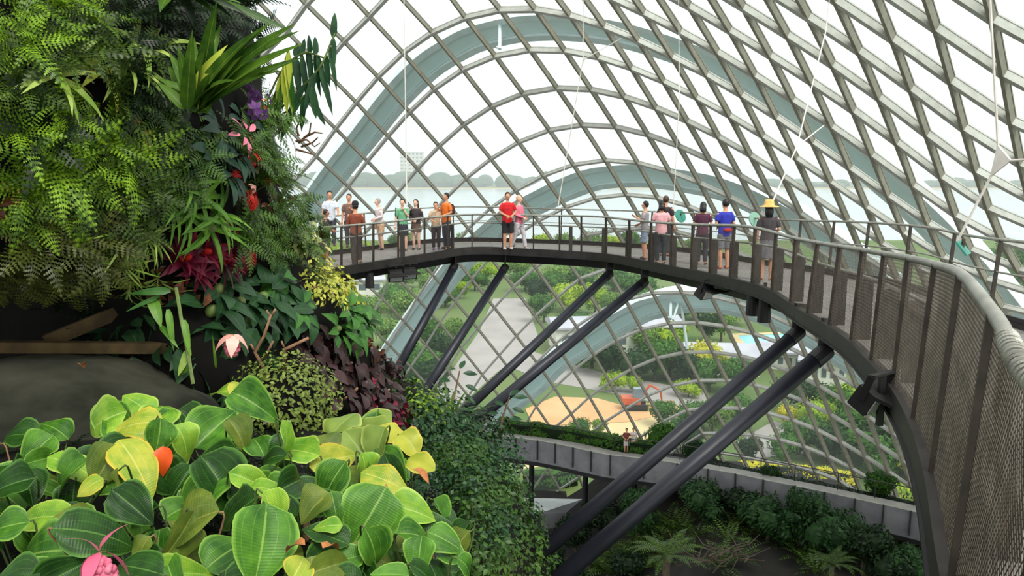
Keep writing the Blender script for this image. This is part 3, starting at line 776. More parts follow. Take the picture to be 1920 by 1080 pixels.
for px, py, sc, c, sh in ((1110, 690, .9, 'green', 'broad'), (1135, 705, .85, 'dark', 'round'), (1165, 705, .6, 'green', 'round'), (1195, 712, .8, 'dark', 'broad'), (1228, 715, .85, 'green', 'round'), (1205, 665, .7, 'pale', 'round'), (1242, 660, .75, 'lime', 'broad'), (1262, 655, .7, 'lime', 'round'), (1255, 705, .9, 'dark', 'broad'),
                          (1290, 722, .8, 'dark', 'round'), (1315, 712, .85, 'gold', 'broad'), (1330, 735, .7, 'green', 'round'), (1340, 600, .8, 'gold', 'round'), (1365, 610, .8, 'gold', 'broad'), (1310, 600, .9, 'lime', 'broad'), (1280, 605, .9, 'green', 'round'), (1225, 600, 1, 'green', 'broad'), (1250, 635, .8, 'green', 'round'), (1320, 640, .7, 'dark', 'round'), (1352, 640, .7, 'pale', 'tall'),
                          (1180, 635, .8, 'gold', 'round'), (1205, 620, .9, 'green', 'broad'), (1150, 735, .4, 'lime', 'broad'), (1190, 738, .35, 'lime', 'round'), (1290, 745, .4, 'lime', 'broad'), (1370, 740, .8, 'green', 'round')):
    out_tree(px, py, sc, c, sh, W3)
W4 = 'outside behind the lower walkway'
for px, py, sc, c, sh in ((1235, 800, .5, 'green', 'round'), (1085, 820, .35, 'green', 'broad'), (1120, 815, .3, 'pale', 'round'), (1300, 800, .55, 'green', 'broad'), (1335, 815, .6, 'pale', 'round'), (1260, 840, .5, 'green', 'broad'), (1300, 850, .5, 'dark', 'round'), (1395, 800, .6, 'green', 'round'), (1500, 770, .7, 'dark', 'broad'), (1480, 800, .4, 'gold', 'round'), (1540, 810, .6, 'lime', 'broad'), (1570, 800, .8, 'green', 'round'),
                          (1510, 855, .6, 'green', 'broad'), (1550, 870, .6, 'dark', 'round'), (1590, 850, .8, 'green', 'tall'), (1625, 870, .8, 'green', 'broad'), (1660, 880, .8, 'dark', 'round'), (1690, 900, .8, 'green', 'broad'), (1650, 830, .9, 'pale', 'broad'), (1610, 810, .9, 'lime', 'round'), (1700, 860, .9, 'pale', 'tall'), (1730, 930, .7, 'gold', 'round'), (1475, 865, .45, 'green', 'broad'), (1400, 870, .4, 'dark', 'round'), (1740, 880, 1, 'green', 'broad')):
    out_tree(px, py, sc, c, sh, W4)
W5 = 'outside along the river bank'
for k in range(26):
    px = 560 + k * 31 + R.uniform(-8, 8); out_tree(px, R.uniform(466, 500), R.uniform(.7, 1.25), R.choice(['pale', 'green', 'pale', 'lime']), R.choice(['round', 'broad']), W5)
W6 = 'outside to the right, past the outer rail'
for x, y, sc in ((62, 96, 2.1), (74, 118, 2.2), (90, 120, 2.4), (58, 74, 1.7), (66, 68, 1.9), (86, 96, 2.2), (104, 110, 2.3), (98, 84, 2.0)):
    tree((x, y, GZ), R.choice(['broad', 'tall']), R.choice(['pale', 'green', 'lime']), sc, None, None)
    o = COL.objects[-1]
for o in list(bpy.data.objects):
    if o.name.startswith('tree') and o.parent is None and not o.get('label'):
        tag(o, 'tall tree ' + W6, 'tree', 'trees to the right outside')
# yellow hedge outside
def hedge(pts, w_, h, n, leaf, mm, name, label, seed, cat='hedge', group=None):
    r = random.Random(seed); rt = thing_at(name, pts[len(pts) // 2], label, cat, group); mb = MB(); pts = [Vector(p) for p in pts]
    core = MB()
    core.sweep([p + Vector((0, 0, h * .4)) for p in pts], [(-w_ * .36, -h * .42), (w_ * .36, -h * .42), (w_ * .36, h * .36), (-w_ * .36, h * .36)]); part(core, 'twigs', LM['shade'], rt)  # solid core filled in with the shade-dark leaf colour
    L = [0]
    for a, b in zip(pts, pts[1:]): L.append(L[-1] + (b - a).length)
    for k in range(n):
        s = r.uniform(0, L[-1]); j = max(i for i in range(len(pts) - 1) if L[i] <= s); f = (s - L[j]) / (L[j + 1] - L[j])
        c = pts[j].lerp(pts[j + 1], f); tg = (pts[j + 1] - pts[j]).normalized(); sd = Vector((tg.y, -tg.x, 0))
        a = r.uniform(-.2, PI + .2); d = sd * math.cos(a) + Vector((0, 0, 1)) * math.sin(a)
        bump = .8 + .35 * noise.noise(c * (1.2 / h))
        p = c + Vector((0, 0, h * .35)) + sd * (math.cos(a) * w_ * .5 * bump) + Vector((0, 0, math.sin(a) * h * .62 * bump))
        u = (d.orthogonal() + Vector((r.gauss(0, .6), r.gauss(0, .6), r.gauss(0, .6)))).normalized(); v = d.cross(u).normalized(); l = leaf * r.uniform(.6, 1.3)
        mb.add([p - u * l, p - v * l * .5, p + u * l + d * l * .4, p + v * l * .5], [(0, 1, 2, 3)])
    part(mb, 'foliage', mm, rt); return rt
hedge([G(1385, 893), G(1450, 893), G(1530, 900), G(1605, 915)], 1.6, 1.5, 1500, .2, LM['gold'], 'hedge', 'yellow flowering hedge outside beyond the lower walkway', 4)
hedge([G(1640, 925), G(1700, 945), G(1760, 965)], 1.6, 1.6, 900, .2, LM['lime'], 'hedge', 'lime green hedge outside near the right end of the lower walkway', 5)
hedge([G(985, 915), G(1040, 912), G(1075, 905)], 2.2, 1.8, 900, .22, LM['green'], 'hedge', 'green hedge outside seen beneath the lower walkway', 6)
# far bank woods: one uncountable band
r = random.Random(9); mb = MB()
for k in range(260):
    x = r.uniform(-1500, 1500); y = r.uniform(1570, 1760); h = (26 + 22 * max(0, noise.noise(Vector((x * .004, 0, 3)))) + r.uniform(-6, 8)) * interp(x, [(-1500, .9), (-420, .9), (-380, 1.0), (60, .85), (300, .55), (1500, .5)])
    mb.ell((x, y, h * .45), (r.uniform(18, 34), r.uniform(14, 20), h * .6), 9, 6)
o = mb.build('woods', mat('far_woods', (70, 100, 62), (50, 80, 50), .05, .95, lo=.4, hi=.6)); tag(o, 'wooded far bank of the river', kind='stuff')
# light mist over the river and far bank
mv = NT('river_mist'); vs_ = mv.n('ShaderNodeVolumeScatter'); vs_.inputs['Density'].default_value = .00065; vs_.inputs['Color'].default_value = (.93, .97, 1, 1); mv.l(vs_.outputs[0], mv.out.inputs['Volume'])
mb = MB(); mb.box((0, 1100, GZ + 70), (5600, 1300, 144)); tag(mb.build('horizon_mist', mv.m), 'pale mist lying over the river and its far bank', kind='stuff')
# digger
m_dred = mat('digger_red', (196, 92, 56), (176, 78, 46), 2, .5); m_dgl = mat('cab_glass', (120, 134, 146), (100, 112, 124), 2, .2)
c = G(1190, 768) + Vector((0, 0, .05)); dg = thing_at('digger', c, 'small orange-red digger parked on the orange earth outside', 'digger')
for s in (-1, 1):
    mb = MB(); mb.tube([c + Vector((-1.4, s * .8, .4)), c + Vector((1.4, s * .8, .4))], [.4, .4], 10, rx=.3); mb.box(c + Vector((0, s * .8, .38)), (2.8, .5, .7)); part(mb, 'track', m_black, dg)
mb = MB(); mb.box(c + Vector((-.5, 0, 1.15)), (2.2, 1.7, .8)); part(mb, 'body', m_dred, dg)
mb = MB(); mb.box(c + Vector((.3, -.3, 2.05)), (1.1, 1.0, 1.3)); part(mb, 'cab', m_dgl, dg)
mb = MB(); mb.tube([c + Vector((.7, .3, 1.3)), c + Vector((1.8, .3, 2.9)), c + Vector((3.1, .3, 2.2))], [.2, .18, .14], 6); part(mb, 'boom', m_dred, dg)
mb = MB(); mb.tube([c + Vector((3.1, .3, 2.2)), c + Vector((3.3, .3, .8))], [.13, .1], 6); part(mb, 'dipper_arm', m_dred, dg)
mb = MB(); mb.box(c + Vector((3.2, .3, .55)), (.6, .7, .5)); part(mb, 'bucket', m_black, dg)
# ================================================================== lower walkway inside
m_soil = mat('dark_soil', (30, 26, 21), (17, 15, 12), 1.2, .95, 0, detail=6)
def gz_in(x, y): 
    t_ = max(0, min(1, (x - 3) / 9)); t_ = t_ * t_ * (3 - 2 * t_)
    return 4.9 + 4.9 * t_ + .5 * noise.noise(Vector((x * .3, y * .3, 0)))
mb = MB(); NX, NY = 60, 60; gi = {}
for i in range(NX + 1):
    for j in range(NY + 1):
        x = -62 + 102 * i / NX; y = -2 + 66 * j / NY
        q = math.hypot((x - EC[0]) / (ER[0] * .975), (y - EC[1]) / (ER[1] * .975))
        if q < 1.03: gi[i, j] = len(mb.v); mb.v.append((x, y, gz_in(x, y)))
for (i, j) in list(gi):
    k = [(i, j), (i + 1, j), (i + 1, j + 1), (i, j + 1)]
    if all(q in gi for q in k): mb.face([gi[q] for q in k])
tag(mb.build('floor', m_soil, None, True), 'dark planted soil floor of the glasshouse far below', kind='structure')
m_conc = mat('grey_panel', (122, 122, 124), (104, 104, 108), 1.5, .5, .1)
m_pathd = mat('pale_path', (160, 154, 148), (142, 138, 134), 1.2, .7)
ZP = 11.5
lp = [(840, 806), (900, 813), (954, 819), (1009, 826), (1053, 834), (1099, 844), (1145, 853), (1230, 862), (1310, 876), (1380, 888), (1450, 903), (1527, 918), (1604, 935), (1675, 950), (1744, 966), (1830, 985), (1930, 1008)]
lin = [PZ(x, y, ZP + .9) for x, y in lp]; lin = [Vector(p) for p in catmull([tuple(p) for p in lin], 4)]; nl = len(lin)
lnn = []
for i in range(nl):
    tg = lin[min(i + 1, nl - 1)] - lin[max(i - 1, 0)]; tg.z = 0; tg.normalize(); lnn.append(Vector((-tg.y, tg.x, 0)))
if lnn[nl // 2].y < 0: lnn = [-v for v in lnn]
lo = lambda i, s, z: lin[i] + lnn[i] * s + Vector((0, 0, z - .9))
low = thing_at('lower_walkway', lo(nl // 2, 1.5, 0), 'lower curving path with grey panelled parapet, far below the steel walkway', 'walkway')
part(strip([[lo(i, 0, 0), lo(i, 3.2, 0), lo(i, 3.2, -.35), lo(i, 0, -.35)] for i in range(nl)]), 'deck', m_pathd, low)
part(strip([[lo(i, -.1, -.61), lo(i, .3, -.61), lo(i, .3, -.85), lo(i, -.1, -.85)] for i in range(nl)]), 'edge_beam', m_dark, low)
for a in range(0, nl - 2, 3):
    part(strip([[lo(i, -.06, -.6), lo(i, .0, -.6), lo(i, .0, .86), lo(i, -.06, .86)] for i in range(a, min(a + 4, nl))]), 'parapet_panel', m_conc, low)
    mb = MB(); mb.bar(lo(a, -.12, -.4), lo(a, -.12, .95), .07, .1, lnn[a]); part(mb, 'post', m_fin, low)
mb = MB(); mb.tube([lo(i, -.06, .92) for i in range(nl)], .04, 6); part(mb, 'handrail', m_rail, low)
for a in range(1, nl, 4):
    mb = MB(); mb.bar(lo(a, 3.1, 0), lo(a, 3.1, 1.0), .05, .05, lnn[a]); part(mb, 'outer_post', m_fin, low)
mb = MB(); mb.tube([lo(i, 3.1, 1.0) for i in range(nl)], .03, 6); part(mb, 'outer_handrail', m_fin, low)
for a in range(2, nl, 8):
    mb = MB(); b = lo(a, 1.6, -.35); mb.tube([b, Vector((b.x, b.y, gz_in(b.x, b.y) - .3))], .18, 8); part(mb, 'column', m_dark, low)
sel = [lo(i, 3.8, -.5) for i in range(4, 28)]
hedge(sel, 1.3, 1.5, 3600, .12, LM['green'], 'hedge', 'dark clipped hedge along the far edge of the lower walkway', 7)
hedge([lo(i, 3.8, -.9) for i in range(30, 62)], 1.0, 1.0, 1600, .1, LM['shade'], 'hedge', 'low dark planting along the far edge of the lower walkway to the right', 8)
m_planter = mat('planter_grey', (96, 96, 98), (84, 84, 86), 1, .7)
for a, b in ((0, nl // 2), (nl // 2, nl)):
    tag(part(strip([[lo(i, 3.25, -2.2), lo(i, 4.5, -2.2), lo(i, 4.5, -.35), lo(i, 3.25, -.35)] for i in range(a, min(b + 1, nl))]), 'planter_wall', m_planter, low))
W7 = 'on the garden floor by the lower walkway'
def in_tree(px, py, D, sc, col, shape, lab, grp='trees of the lower garden'):
    p = P(px, py, D); tree((p.x, p.y, gz_in(p.x, p.y)), shape, col, sc, lab, grp)
for px, py, D, sc, c, sh in ((1080, 960, 50, .42, 'shade', 'round'), (1130, 930, 50, .45, 'shade', 'broad'), (1040, 985, 47, .38, 'shade', 'round'), (1200, 960, 46, .5, 'dark', 'tall'), (1170, 1000, 43, .4, 'shade', 'round'), (1320, 950, 44.5, .42, 'dark', 'broad'), (1380, 960, 44, .4, 'shade', 'round'),
                             (1440, 985, 42, .45, 'dark', 'broad'), (1500, 1000, 41, .48, 'dark', 'tall'), (1560, 1010, 40, .48, 'dark', 'broad'), (1620, 1040, 38, .42, 'shade', 'round'), (1680, 1060, 37, .42, 'shade', 'broad'), (1720, 1075, 36, .4, 'dark', 'round'), (1090, 1050, 44, .3, 'shade', 'broad'), (960, 1000, 46, .42, 'dark', 'broad'), (1000, 1050, 42, .4, 'shade', 'round')):
    in_tree(px, py, D, sc, c, sh, f'{ADJ[c]} {sh} shrub {W7}')
for px, py, D, sc, c, lab in ((1240, 800, 52.5, .42, 'green', 'leafy green shrub behind the lower walkway left of the upper long strut'), (1640, 935, 45.5, .36, 'green', 'leafy green shrub on the far side of the lower walkway below the floodlight'), (1300, 850, 51, .3, 'dark', 'small dark shrub behind the lower walkway between the long struts'), (1445, 880, 48, .26, 'dark', 'low dark shrub behind the lower walkway in front of the yellow hedge')):
    p = P(px, py, D); tree((p.x, p.y, 10.6), 'round', c, sc, lab, None)
# folded white canopy
c = P(1010, 948, 53); cv = thing_at('folded_canopy', c, 'folded white canopy lying low among dark shrubs below the lower walkway', 'canopy')
def slab3(q, th, nm, m):
    q = [Vector(v) for v in q]; n = (q[1] - q[0]).cross(q[2] - q[0]).normalized() * th; k = len(q); mb = MB()
    mb.add([v - n for v in q] + [v + n for v in q], [tuple(range(k))[::-1], tuple(range(k, 2 * k))] + [(j, (j + 1) % k, k + (j + 1) % k, k + j) for j in range(k)]); part(mb, nm, m, cv)
m_white = mat('white_sheet', (216, 220, 218), (200, 205, 204), 1, .5)
a, b, d, e, f2 = P(948, 932, 54), P(975, 934, 55.5), P(1003, 966, 51), P(1092, 937, 54), P(1062, 962, 51.5)
slab3([a, d, b], .04, 'sheet', m_white); slab3([b, d, e], .04, 'sheet', m_white); slab3([d, f2, e], .04, 'sheet', m_planter); slab3([a, a - Vector((0, 0, 1.1)), d - Vector((0, 0, 1.0)), d], .04, 'side_wall', m_planter); slab3([d, d - Vector((0, 0, 1.0)), f2 - Vector((0, 0, 1)), f2], .04, 'side_wall', m_planter)
# ================================================================== planted cliff
m_rock = mat('shade_dark_mossy_rock', (23, 22, 16), (11, 10, 8), 2.2, .95, .6, detail=8, bdist=.1)  # near-black so that the hollow's shade is carried by the rock colour
m_boulder = mat('grey_green_boulder', (72, 72, 60), (26, 30, 19), 1.6, .9, .5, detail=8, bdist=.05)
XS = [(-600, 470), (0, 480), (60, 540), (150, 560), (300, 540), (400, 566), (500, 622), (580, 695), (650, 705), (720, 735), (800, 775), (900, 835), (1000, 905), (1080, 975), (1300, 1080), (2500, 1150)]
def sst(a, b, x):
    t_ = max(0, min(1, (x - a) / (b - a))); return t_ * t_ * (3 - 2 * t_)
def cliff_ring(z):
    k = sst(-1.2, -4.5, z); RR = 4.3 + 1.9 * k; Dc = 9.2 + 2.2 * k
    xs = interp(325 - 1500 * z / 8.2, XS) - 30
    th = math.atan((xs - 960) / 1500) - math.asin(RR / Dc)
    return Vector((Dc * math.sin(th), Dc * math.cos(th), 30 + z)), RR
zs = [-24.5, -20, -15, -11, -8.5, -7] + [-6 + .18 * k for k in range(60)] + [5.2, 6, 7.2]
NA = 110; mb = MB()
for zi, z in enumerate(zs):
    c, RR = cliff_ring(z)
    for k in range(NA):
        a = 2 * PI * k / NA; d = Vector((math.cos(a), math.sin(a), 0)); p = c + d * RR
        n_ = noise.fractal(p * .55, 1.0, 2.0, 4); rr = RR + .34 * n_ + .12 * noise.noise(p * 2.3)
        p = c + d * rr
        px, py, w_ = proj(p)
        if w_ > .5:
            cv = sst(345, 270, px) * sst(505, 545, py) * sst(-7, -4.4, z)
            if p.y < c.y + 2: p -= d * (3.0 * cv)
        if z > 4.8: p = c + (p - c) * (1 - .25 * (z - 4.8))
        mb.v.append(tuple(p))
for zi in range(len(zs) - 1):
    for k in range(NA):
        k2 = (k + 1) % NA; mb.face((zi * NA + k, zi * NA + k2, (zi + 1) * NA + k2, (zi + 1) * NA + k))
mb.face([(len(zs) - 1) * NA + k for k in range(NA)])
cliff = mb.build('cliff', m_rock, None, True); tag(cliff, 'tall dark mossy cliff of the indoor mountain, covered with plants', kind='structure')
CB = BVHTree.FromPolygons([Vector(v) for v in mb.v], mb.f)
CF = [(mb.v[f[0]], mb.v[f[1]], mb.v[f[2]], mb.v[f[3]]) for f in mb.f if len(f) == 4]
def on_cliff(px, py, lift=0.0):
    h = CB.ray_cast(CAM, ray(px, py))
    if h[0] is None:
        q, n_, _, _ = CB.find_nearest(P(px, py, 8)); return q + n_ * lift, n_
    n_ = h[1] if h[1].dot(ray(px, py)) < 0 else -h[1]
    return h[0] + n_ * lift, n_
# ------------------------------------------------------------------ leaf shapes
def blade(mb, M, L, W, nu=2, nv=4, fold=.15, droop=.2, curl=0, wave=0, pw=(.75, 1.0), seed=0, tip=1.0, uv=True):
    """ovate blade: base at origin along +Y, face +Z; M places it"""
    r = random.Random(seed); ph = r.uniform(0, 6); b = len(mb.v); nu2 = 2 * nu
    for j in range(nv + 1):
        v = j / nv; wd = W * .5 * (math.sin(PI * min(1, v ** pw[0])) ** pw[1] if 0 < v < 1 else 0) + W * .012
        a = -droop * v * v * 1.6; y = L * v * (1 - .25 * droop * v); z0 = L * a * .5
        for i in range(nu2 + 1):
            s = i / nu - 1
            z = z0 + fold * abs(s) * wd - curl * wd * s * s + wave * wd * math.sin(ph + v * 9 + (2.2 if s > 0 else 0)) * s * s
            mb.v.append(tuple(M @ Vector((s * wd, y, z))))
    for j in range(nv):
        for i in range(nu2):
            k = b + j * (nu2 + 1) + i
            mb.face((k, k + 1, k + nu2 + 2, k + nu2 + 1), [(i / nu2, j / nv), ((i + 1) / nu2, j / nv), ((i + 1) / nu2, (j + 1) / nv), (i / nu2, (j + 1) / nv)])
def strap(mb, M, L, W, bend=.8, n=6, fold=.25, twist=0, taper=.35):
    """arching strap leaf starting along +Y"""
    b = len(mb.v); y = z = 0; a = 0
    for j in range(n + 1):
        v = j / n; wd = W * .5 * min(1, (v * 5 + .45)) * (1 - v ** (1 / max(.05, taper)) if v < 1 else 0.02)
        for s in (-1, 0, 1):
            mb.v.append(tuple(M @ Vector((s * wd, y, z + (abs(s) * fold * wd)))))
        a = -bend * v * 1.3; y += L / n * math.cos(a); z += L / n * math.sin(a)
    for j in range(n):
        for i in range(2):
            k = b + j * 3 + i
            mb.face((k, k + 1, k + 4, k + 3), [(i / 2, j / n), ((i + 1) / 2, j / n), ((i + 1) / 2, (j + 1) / n), (i / 2, (j + 1) / n)])
def frond(mb, M, L, W, n=13, bend=.9, detail=2, seed=0):
    """fern frond: arching stalk with toothed leaflets either side"""
    r = random.Random(seed); y = z = 0; pts = []
    for j in range(n + 1):
        v = j / n; a = .35 - bend * v * 1.3; pts.append(Vector((0, y, z))); y += L / n * math.cos(a); z += L / n * math.sin(a)
    for j in range(1, n + 1):
        v = j / n; p = pts[j]; t_ = (pts[j] - pts[j - 1]).normalized(); up = Vector((1, 0, 0)).cross(t_)
        l = W * .5 * (math.sin(PI * (v ** .75) * .93 + .12)) * r.uniform(.85, 1.1)
        for s in (-1, 1):
            d = (Vector((s, 0, 0)) + t_ * .35 - up * .18).normalized(); q = t_
            w_ = L / n * .58
            if detail < 2:
                mb.add([M @ (p), M @ (p + d * l * .5 + q * w_ * .6), M @ (p + d * l), M @ (p + d * l * .5 - q * w_ * .6)], [(0, 1, 2, 3)])
            else:
                m = 4
                for k in range(m):
                    f = (k + .35) / m; c = p + d * (l * f); ww = w_ * (1 - f * .75) * 1.05; h = l / m * .55
                    mb.add([M @ (c - d * h), M @ (c + q * ww + d * h * .5), M @ (c + d * h * 1.3), M @ (c - q * ww + d * h * .5)], [(0, 1, 2, 3)])
def basis(nrm, tdir):
    z = Vector(nrm).normalized(); y = Vector(tdir) - z * Vector(tdir).dot(z)
    if y.length < 1e-4: y = z.orthogonal()
    y.normalize(); x = y.cross(z)
    return Matrix((x, y, z)).transposed().to_4x4()
def around(az, el, r=None, roll=0):
    """frame pointing out at azimuth az and elevation el, blade face up"""
    d = Vector((math.cos(az) * math.cos(el), math.sin(az) * math.cos(el), math.sin(el)))
    up = Vector((-math.cos(az) * math.sin(el), -math.sin(az) * math.sin(el), math.cos(el)))
    m = basis(up, d)
    return m @ Matrix.Rotation(roll, 4, 'Y') if roll else m
def g_fern(seed, L=.42, n=9, det=2, W=.16):
    r = random.Random(seed); mb = MB()
    for k in range(n):
        frond(mb, around(2 * PI * k / n + r.uniform(-.3, .3), r.uniform(.25, 1.1)), L * r.uniform(.7, 1.15), W * r.uniform(.85, 1.15), 13, r.uniform(.7, 1.3), det, seed + k)
    return mb
def g_rosette(seed, n, L, W, el=(.2, 1.1), bend=(.3, .9), kind='strap', fold=.25, taper=.35):
    r = random.Random(seed); mb = MB()
    for k in range(n):
        M = around(k * 2.4 + r.uniform(-.2, .2), r.uniform(*el), roll=r.uniform(-.3, .3))
        l = L * r.uniform(.7, 1.1)
        if kind == 'strap': strap(mb, M, l, W * r.uniform(.8, 1.1), r.uniform(*bend), 6, fold, 0, taper)
        else: blade(mb, Matrix.Translation((M @ Vector((0, 1, 0))) * L * .35) @ M, l, W * r.uniform(.8, 1.15), 2, 5, fold, r.uniform(*bend), 0, .1, (.8, .9), seed + k)
    return mb
def g_bush(seed, n, leaf, rad, sq=.7):
    r = random.Random(seed); mb = MB()
    for k in range(n):
        d = Vector((r.gauss(0, 1), r.gauss(0, 1), abs(r.gauss(.2, .8)))).normalized(); p = d * rad * r.uniform(.35, 1); p.z *= sq
        M = Matrix.Translation(p) @ basis((d + Vector((r.gauss(0, .4), r.gauss(0, .4), r.uniform(.2, .9)))).normalized(), d + Vector((r.gauss(0, .5), r.gauss(0, .5), r.gauss(-.2, .5))))
        l = leaf * r.uniform(.6, 1.2); blade(mb, M, l, l * .55, 1, 2, .2, .3, 0, 0, (.8, .9), k)
    return mb
LC = {  # two blotched tones, vein, margin
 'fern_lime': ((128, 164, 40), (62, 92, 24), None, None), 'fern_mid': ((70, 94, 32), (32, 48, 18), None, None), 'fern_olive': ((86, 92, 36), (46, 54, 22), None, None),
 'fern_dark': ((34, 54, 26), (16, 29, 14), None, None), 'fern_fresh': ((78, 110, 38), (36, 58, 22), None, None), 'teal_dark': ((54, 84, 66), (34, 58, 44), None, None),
 'strap_pale': ((160, 180, 88), (112, 146, 52), (176, 190, 110), None), 'strap_green': ((104, 148, 46), (66, 110, 34), (140, 172, 72), None),
 'nest': ((82, 116, 34), (44, 76, 22), (150, 160, 70), None), 'nest_yellow': ((196, 202, 78), (160, 178, 60), (214, 216, 120), None),
 'broad': ((84, 134, 40), (42, 86, 24), (146, 178, 84), (130, 172, 70)), 'broad_light': ((142, 178, 56), (86, 138, 40), (186, 202, 112), (172, 196, 90)),
 'broad_dark': ((44, 82, 27), (22, 50, 17), (98, 140, 62), (84, 128, 52)), 'broad_yellow': ((184, 180, 66), (122, 152, 48), (206, 202, 120), (204, 174, 62)),
 'broad_olive': ((112, 126, 46), (74, 96, 36), (146, 152, 80), None), 'orange_leaf': ((228, 98, 36), (206, 74, 30), None, None),
 'round_pale': ((136, 156, 74), (106, 132, 58), (160, 176, 100), (168, 180, 92)), 'round_yellow': ((184, 180, 64), (140, 154, 50), None, (206, 184, 80)),
 'glossy': ((72, 122, 46), (46, 90, 36), (110, 150, 72), None), 'deep': ((44, 78, 44), (28, 54, 32), (80, 108, 60), None), 'variegated': ((178, 184, 112), (94, 116, 56), (206, 202, 150), None),
 'purple': ((66, 44, 44), (42, 32, 32), (92, 62, 58), None), 'wine': ((122, 26, 50), (74, 20, 36), None, None), 'red': ((206, 52, 44), (168, 36, 34), None, None), 'pink': ((222, 132, 152), (202, 98, 126), None, None),
 'palepink': ((236, 184, 168), (224, 160, 146), None, None), 'violet': ((134, 88, 150), (102, 62, 122), None, None), 'orange': ((212, 128, 52), (182, 96, 40), None, None), 'rust': ((104, 62, 38), (66, 40, 26), None, None), 'moss': ((120, 138, 62), (86, 104, 44), None, None),
 'yellow_small': ((196, 194, 84), (150, 160, 60), None, None), 'palm_dark': ((46, 84, 48), (30, 58, 36), None, None), 'cream': ((232, 218, 196), (214, 196, 168), None, None), 'mid_small': ((64, 98, 36), (36, 62, 22), None, None)}
LMC = {k: leaf_mat('leaf_' + k, a, b, v, e, side=k.startswith('broad'), rough=.36, trans=.2, scale=(14 if k.startswith('broad') else 8), vw=.035, edge_w=.9, rnd=.22 if not k.startswith('broad') else .16) for k, (a, b, v, e) in LC.items()}
m_stem = mat('pinkish_stem', (150, 112, 84), (112, 84, 60), 18, .7)
m_stemd = mat('dark_green_stem', (74, 92, 42), (52, 68, 30), 14, .7)
m_stemg = mat('green_stem', (110, 130, 64), (84, 104, 50), 14, .6)
# ------------------------------------------------------------------ filler growth (uncountable), by kind of foliage
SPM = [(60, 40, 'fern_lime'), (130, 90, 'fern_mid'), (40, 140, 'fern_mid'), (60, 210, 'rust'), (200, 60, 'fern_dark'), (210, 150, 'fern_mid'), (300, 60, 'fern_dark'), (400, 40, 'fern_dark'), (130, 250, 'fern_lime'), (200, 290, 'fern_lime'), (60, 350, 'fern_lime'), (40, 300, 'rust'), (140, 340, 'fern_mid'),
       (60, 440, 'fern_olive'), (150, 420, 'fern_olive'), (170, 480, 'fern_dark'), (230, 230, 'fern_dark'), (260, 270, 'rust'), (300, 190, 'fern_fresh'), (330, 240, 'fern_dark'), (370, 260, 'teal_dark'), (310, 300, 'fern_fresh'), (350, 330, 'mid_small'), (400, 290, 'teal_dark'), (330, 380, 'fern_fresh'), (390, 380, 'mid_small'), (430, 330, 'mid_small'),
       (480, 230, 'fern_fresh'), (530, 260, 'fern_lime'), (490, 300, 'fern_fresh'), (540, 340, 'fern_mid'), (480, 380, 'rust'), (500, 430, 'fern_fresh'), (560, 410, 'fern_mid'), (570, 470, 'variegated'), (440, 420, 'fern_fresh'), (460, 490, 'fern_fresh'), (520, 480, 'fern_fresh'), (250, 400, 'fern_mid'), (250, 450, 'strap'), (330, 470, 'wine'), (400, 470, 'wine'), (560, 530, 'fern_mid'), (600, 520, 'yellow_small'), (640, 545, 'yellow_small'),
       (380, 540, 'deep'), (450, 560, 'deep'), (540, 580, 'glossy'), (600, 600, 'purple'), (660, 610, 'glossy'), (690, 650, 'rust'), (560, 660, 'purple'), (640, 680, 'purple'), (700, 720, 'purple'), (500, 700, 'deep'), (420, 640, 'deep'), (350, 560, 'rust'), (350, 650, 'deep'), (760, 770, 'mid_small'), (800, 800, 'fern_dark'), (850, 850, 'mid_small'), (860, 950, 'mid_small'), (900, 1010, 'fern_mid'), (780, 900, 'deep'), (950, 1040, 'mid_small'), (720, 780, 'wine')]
acc = {}
def addto(key, fn, M):
    mb = acc.setdefault(key, MB()); fn(mb, M)
def clump(kind, rr):
    def fern(mb, M):
        for k in range(5): frond(mb, M @ around(rr.uniform(0, 6.3), rr.uniform(.1, .9)), rr.uniform(.15, .3), rr.uniform(.07, .11), 10, rr.uniform(.6, 1.4), 1, k)
    def small(mb, M):
        for k in range(13):
            d = Vector((rr.gauss(0, 1), rr.gauss(0, 1), abs(rr.gauss(.3, .6)))).normalized(); p = d * rr.uniform(.03, .2); l = rr.uniform(.06, .12)
            blade(mb, M @ Matrix.Translation(p) @ basis((d + Vector((rr.gauss(0, .5), rr.gauss(0, .5), .6))).normalized(), d + Vector((rr.gauss(0, .6),) * 3)), l, l * .55, 1, 2, .2, .4, 0, 0, (.8, .9), k)
    def big(mb, M):
        for k in range(6):
            d = Vector((rr.gauss(0, 1), rr.gauss(0, 1), abs(rr.gauss(.3, .6)))).normalized(); p = d * rr.uniform(.03, .15); l = rr.uniform(.14, .24)
            blade(mb, M @ Matrix.Translation(p) @ basis((d + Vector((rr.gauss(0, .4), rr.gauss(0, .4), .6))).normalized(), d + Vector((rr.gauss(0, .6),) * 3)), l, l * .6, 1, 3, .2, .5, 0, .1, (.7, .9), k)
    def st(mb, M):
        for k in range(9): strap(mb, M @ around(rr.uniform(0, 6.3), rr.uniform(.2, 1.1)), rr.uniform(.2, .34), .016, rr.uniform(.8, 1.6), 4)
    return fern if kind.startswith('fern') else (st if kind == 'strap' else (big if kind in ('deep', 'glossy', 'purple') else small))
rr = random.Random(77); areas = []; tot = 0
for q in CF:
    a, b, c, d = (Vector(v) for v in q); ar = ((b - a).cross(d - a)).length; cz = (a + c) / 2
    px, py, w_ = proj(cz)
    ok = w_ > 1 and -1100 < px < 1120 and -330 < py < 1400 and 23 < cz.z < 35 and not (px < 300 and 520 < py < 800)
    n_ = (b - a).cross(d - a).normalized(); vis = -n_.dot((cz - CAM).normalized())
    if not ok or vis < -.55: ar = 0
    tot += ar; areas.append(tot)
import bisect
